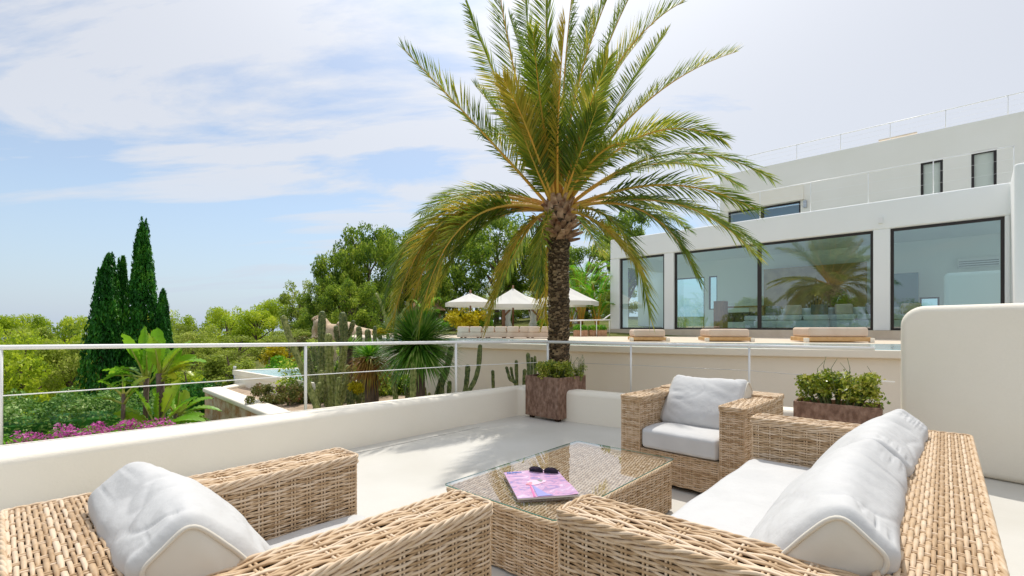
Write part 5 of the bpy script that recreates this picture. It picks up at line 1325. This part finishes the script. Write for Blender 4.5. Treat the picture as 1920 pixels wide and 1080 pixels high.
# upper storey
UO = 2.6; zu0 = zw + .50; ux0 = hx(1350, UO); zu = (hz(1500, 301, UO) + hz(1900, 209, UO)) / 2
uw = [(hx(1365, UO), hx(1501, UO), hz(1501, 376, UO), (hx(1428, UO),)), (hx(1726, UO), hx(1768, UO), hz(1768, 297, UO), ()), (hx(1821, UO), hx(1869, UO), hz(1869, 277, UO), ())]
zt_ = zu
xs = [ux0] + [v for a in uw for v in a[:2]] + [xr + 8]
for i in range(0, len(xs), 2): MB().box(xs[i], xs[i+1], UO, UO + .25, zu0, zt_).build('upper_wall', M['stucco_warm'], house)
for a_, b_, zt2, bars in uw:
    MB().box(a_, b_, UO + .001, UO + .249, zt2, zt_ - .001).build('lintel', M['stucco_warm'], house)
    window(a_ + .002, b_ - .002, zu0 + .05, zt2 - .002, UO + .06, bars, .06, 'dark_glass' if bars else 'added_rooflight')
    MB().box(a_ + .06, b_ - .06, UO + (.125 if not bars else .30), UO + (.135 if not bars else .33), zu0 + .1, zt2 - .06).build('blind', M['canvas'] if not bars else M['room'], house)
    if bars:   # slanted lintel over the wide window
        MB().add([(a_-.1, UO-.002, zt2+.55), (b_+.1, UO-.002, zt2+.55), (b_+.1, UO-.10, zt2+.01), (a_-.1, UO-.10, zt2+.01), (a_-.1, UO-.002, zt2+.01), (b_+.1, UO-.002, zt2+.01)], [(0,3,2,1),(3,4,5,2),(0,4,3),(1,2,5)]).build('sloping_hood', M['stucco'], house)
MB().box(ux0, ux0 + .25, UO + .251, UO + 5, zu0, zt_).build('upper_wall', M['stucco_warm'], house)
MB().box(ux0, xr + 8, UO + .252, UO + 5, zt_ - .25, zt_ - .1).build('upper_roof', SC, house)
xb = hx(1510, UO); MB().box(xb-.05, xb+.05, UO - .07, UO - .002, hz(1510, 384, UO)-.1, hz(1510, 384, UO)+.15).build('wall_lamp', M['steel'], house)
# roof window slab
MB().box(hx(1648, UO+.5), hx(1720, UO+.5), UO + .4, UO + .5, zt_ + .16, zt_ + .20).build('skylight_edge', M['deck'], house)
# vent pipe
MB().box(hx(1255), hx(1262), 1.2, 1.5, zr, zr + .35).build('chimney', M['dark_frame'], house)
def hrail(name, y, z0, z1, xs_, wires, rr=.02, xend=None, lab=''):
    t = empty(name, (HL.x, HL.y, ZD), hang, lab, 'railing')
    xe = xend or xs_[-1]
    MB().tube([(xs_[0], y, z1), (xe, y, z1)], rr, 6).build('top_rail', M['metal'], t)
    for x in xs_: MB().tube([(x, y, z0), (x, y, z1)], rr*.7, 6).build('post', M['metal'], t)
    for w_ in range(1, wires+1):
        z = z0 + (z1-z0)*w_/(wires+1); MB().tube([(xs_[0], y, z), (xe, y, z)], .0028, 4).build('cable', M['metal'], t)
    return t
zc = hz(1800, 283, .15)
hrail('roof_railing', .15, zr - .02, (hz(1850, 274, .15) + hz(1420, 367, .15))/2, [hx(p, .15) for p in (1345, 1425, 1520, 1628, 1750, 1901)], 2, .018, lab='thin white cable railing on the lower roof edge')
hrail('roof_railing', UO + .12, zt_ - .05, (hz(1495, 275, UO+.12) + hz(1900, 172, UO+.12))/2, [hx(p, UO+.12) for p in (1400, 1494, 1576, 1669, 1773, 1890)] + [xr + 7], 3, .016, lab='thin white cable railing along the topmost roof')
# ---- interior furnishings (seen through the panes)
def in_obj(name, x, y, label, cat, rz=0): 
    p = HL + hd*x + hn*y
    return empty(name, (p.x, p.y, ZD + zs - .009), hang + rz, label, cat)
def insofa(x, y, L_, label):
    t = in_obj('white_sofa', x, y, label, 'sofa')
    MB().box(-L_/2, L_/2, -.45, .45, .04, .28).build('base', M['fabric'], t, .04, 3); MB().box(-L_/2, L_/2, .2, .45, .282, .70).build('backrest', M['fabric'], t, .07, 3)
    for s in (-1, 1):
        MB().box(s*L_/4-L_/4+.02, s*L_/4+L_/4-.02, -.44, .195, .283, .46).build('seat', M['fabric'], t, .06, 3)
        MB().box(s*L_/4-.24, s*L_/4+.24, .02, .16, .465, .80).build('cushion_pad', mat('grey cushion', (.12,.14,.13), rough=.9) if s > 0 else M['beige'], t, .05, 3)
xm = hx(1500)
insofa(hx(1485), 1.6, 1.5, 'white sofa behind the right half of the wide window, left one'); insofa(hx(1590), 1.7, 1.6, 'white sofa behind the right half of the wide window, right one')
insofa(hx(1395), 2.0, 1.1, 'white sofa with its end behind the middle mullion'); insofa(hx(1740), 2.6, 2.2, 'white sofa behind the far right window')
t = in_obj('console_table', hx(1352), 2.2, 'dark wooden console table behind the second window', 'table')
MB().box(-.75, .75, -.2, .2, .78, .83).build('top', M['wood'], t)
for sx in (-1, 1): MB().box(sx*.7-.03, sx*.7+.03, -.18, .18, 0, .778).build('leg', M['wood'], t)
MB().box(-.6, .6, -.18, .18, .25, .6).build('drawer_case', mat('dark case', (.05,.035,.03), rough=.5), t)
t = in_obj('wooden_cabinet', hx(1322), 1.4, 'reddish wooden cabinet left of the console table', 'cabinet'); MB().box(-.18, .18, -.2, .2, 0, 1.0).build('body', M['wood'], t); MB().box(-.16, .16, -.215, -.202, .05, .95).build('door', M['wood'], t)
t = in_obj('candelabra', hx(1478) + .15, 3.0, 'pyramid of candles on a stand behind the white sofas', 'candelabra')
MB().box(-.5, .5, -.12, .12, .0, .72).build('stand', M['wood'], t)
for i in range(9):
    hh = .34 - abs(i-4)*.065; MB().tube([((i-4)*.085, 0, .722), ((i-4)*.085, 0, .72+hh)], .018, 6).build('holder', M['dark_frame'], t); MB().tube([((i-4)*.085, 0, .722+hh), ((i-4)*.085, 0, .8+hh)], .022, 8).build('candle', M['beige'], t)
t = in_obj('flower_vase', hx(1528) + .1, 3.0, 'dark vase with a bush of leaves and white flowers inside', 'vase'); MB().tube([(0,0,0),(0,0,.3),(0,0,.6),(0,0,.72)], [.1,.16,.13,.08], 10).build('vase', M['dark_frame'], t)
V, Fq = cards(np.random.default_rng(4), np.random.default_rng(4).normal(size=(700,3))*np.array([.18,.18,.15]) + np.array([0,0,.95]), .035, .5); link('foliage', np_mesh('foliage', V, Fq), M['pine_leaf'], t)
t = in_obj('air_conditioner', hx(1835), D_ - .36, 'white slatted air conditioner on the rear wall behind the right window', 'air conditioner'); t.location.z = ZD + zw - .75
MB().box(-.5, .5, -.1, .14, 0, .32).build('body', M['metal'], t, .03, 3)
for k in range(3): MB().box(-.46, .46, -.115, -.102, .04 + k*.07, .07 + k*.07).build('louvre', mat('grey louvre', (.3,.32,.33), rough=.5) if k == 0 else bpy.data.materials['grey louvre'], t)
t = in_obj('fireplace_block', hx(1842), 1.5, 'rounded white fireplace block behind the right window', 'fireplace'); MB().box(-.75, .75, -.3, .3, 0, 1.55).build('body', M['room'], t, .12, 4)
def opening(x0, x1, z0, z1, name='rear_window'):
    f = MB(); y = D_ - .23
    f.box(x0-.05, x0, y, y+.03, z0-.05, z1+.05); f.box(x1, x1+.05, y, y+.03, z0-.05, z1+.05); f.box(x0, x1, y, y+.03, z1, z1+.05); f.box(x0, x1, y, y+.03, z0-.05, z0)
    o = f.build(name, M['dark_frame'], house)
    return o
# no partition walls; the panels after this colour in pane reflections
for px, y0, y1, hh in ():
    x = hx(px); MB().box(x-.08+.6, x+.08+.6, y0, y1, zs - .009, zw + .296).build('partition_wall', M['room'], house)
MB().box(hx(1432, 4.4), hx(1625, 4.4), 4.4, 4.5, zs - .009, hz(1500, 500, 4.4)).build('reflection_panel', mat('brown reflection tone', (.30,.19,.07), (.48,.33,.15), 3, .7), house)  # brown band stands for the hill and palm reflected in the pane
MB().box(hx(1672, 4.6), hx(1722, 4.6), 4.6, 4.7, zs - .009, hz(1700, 512, 4.6)).build('reflection_panel', mat('blue grey reflection tone', (.16,.27,.33), rough=.5), house)  # dark band imitates the hill and room reflection in the right pane
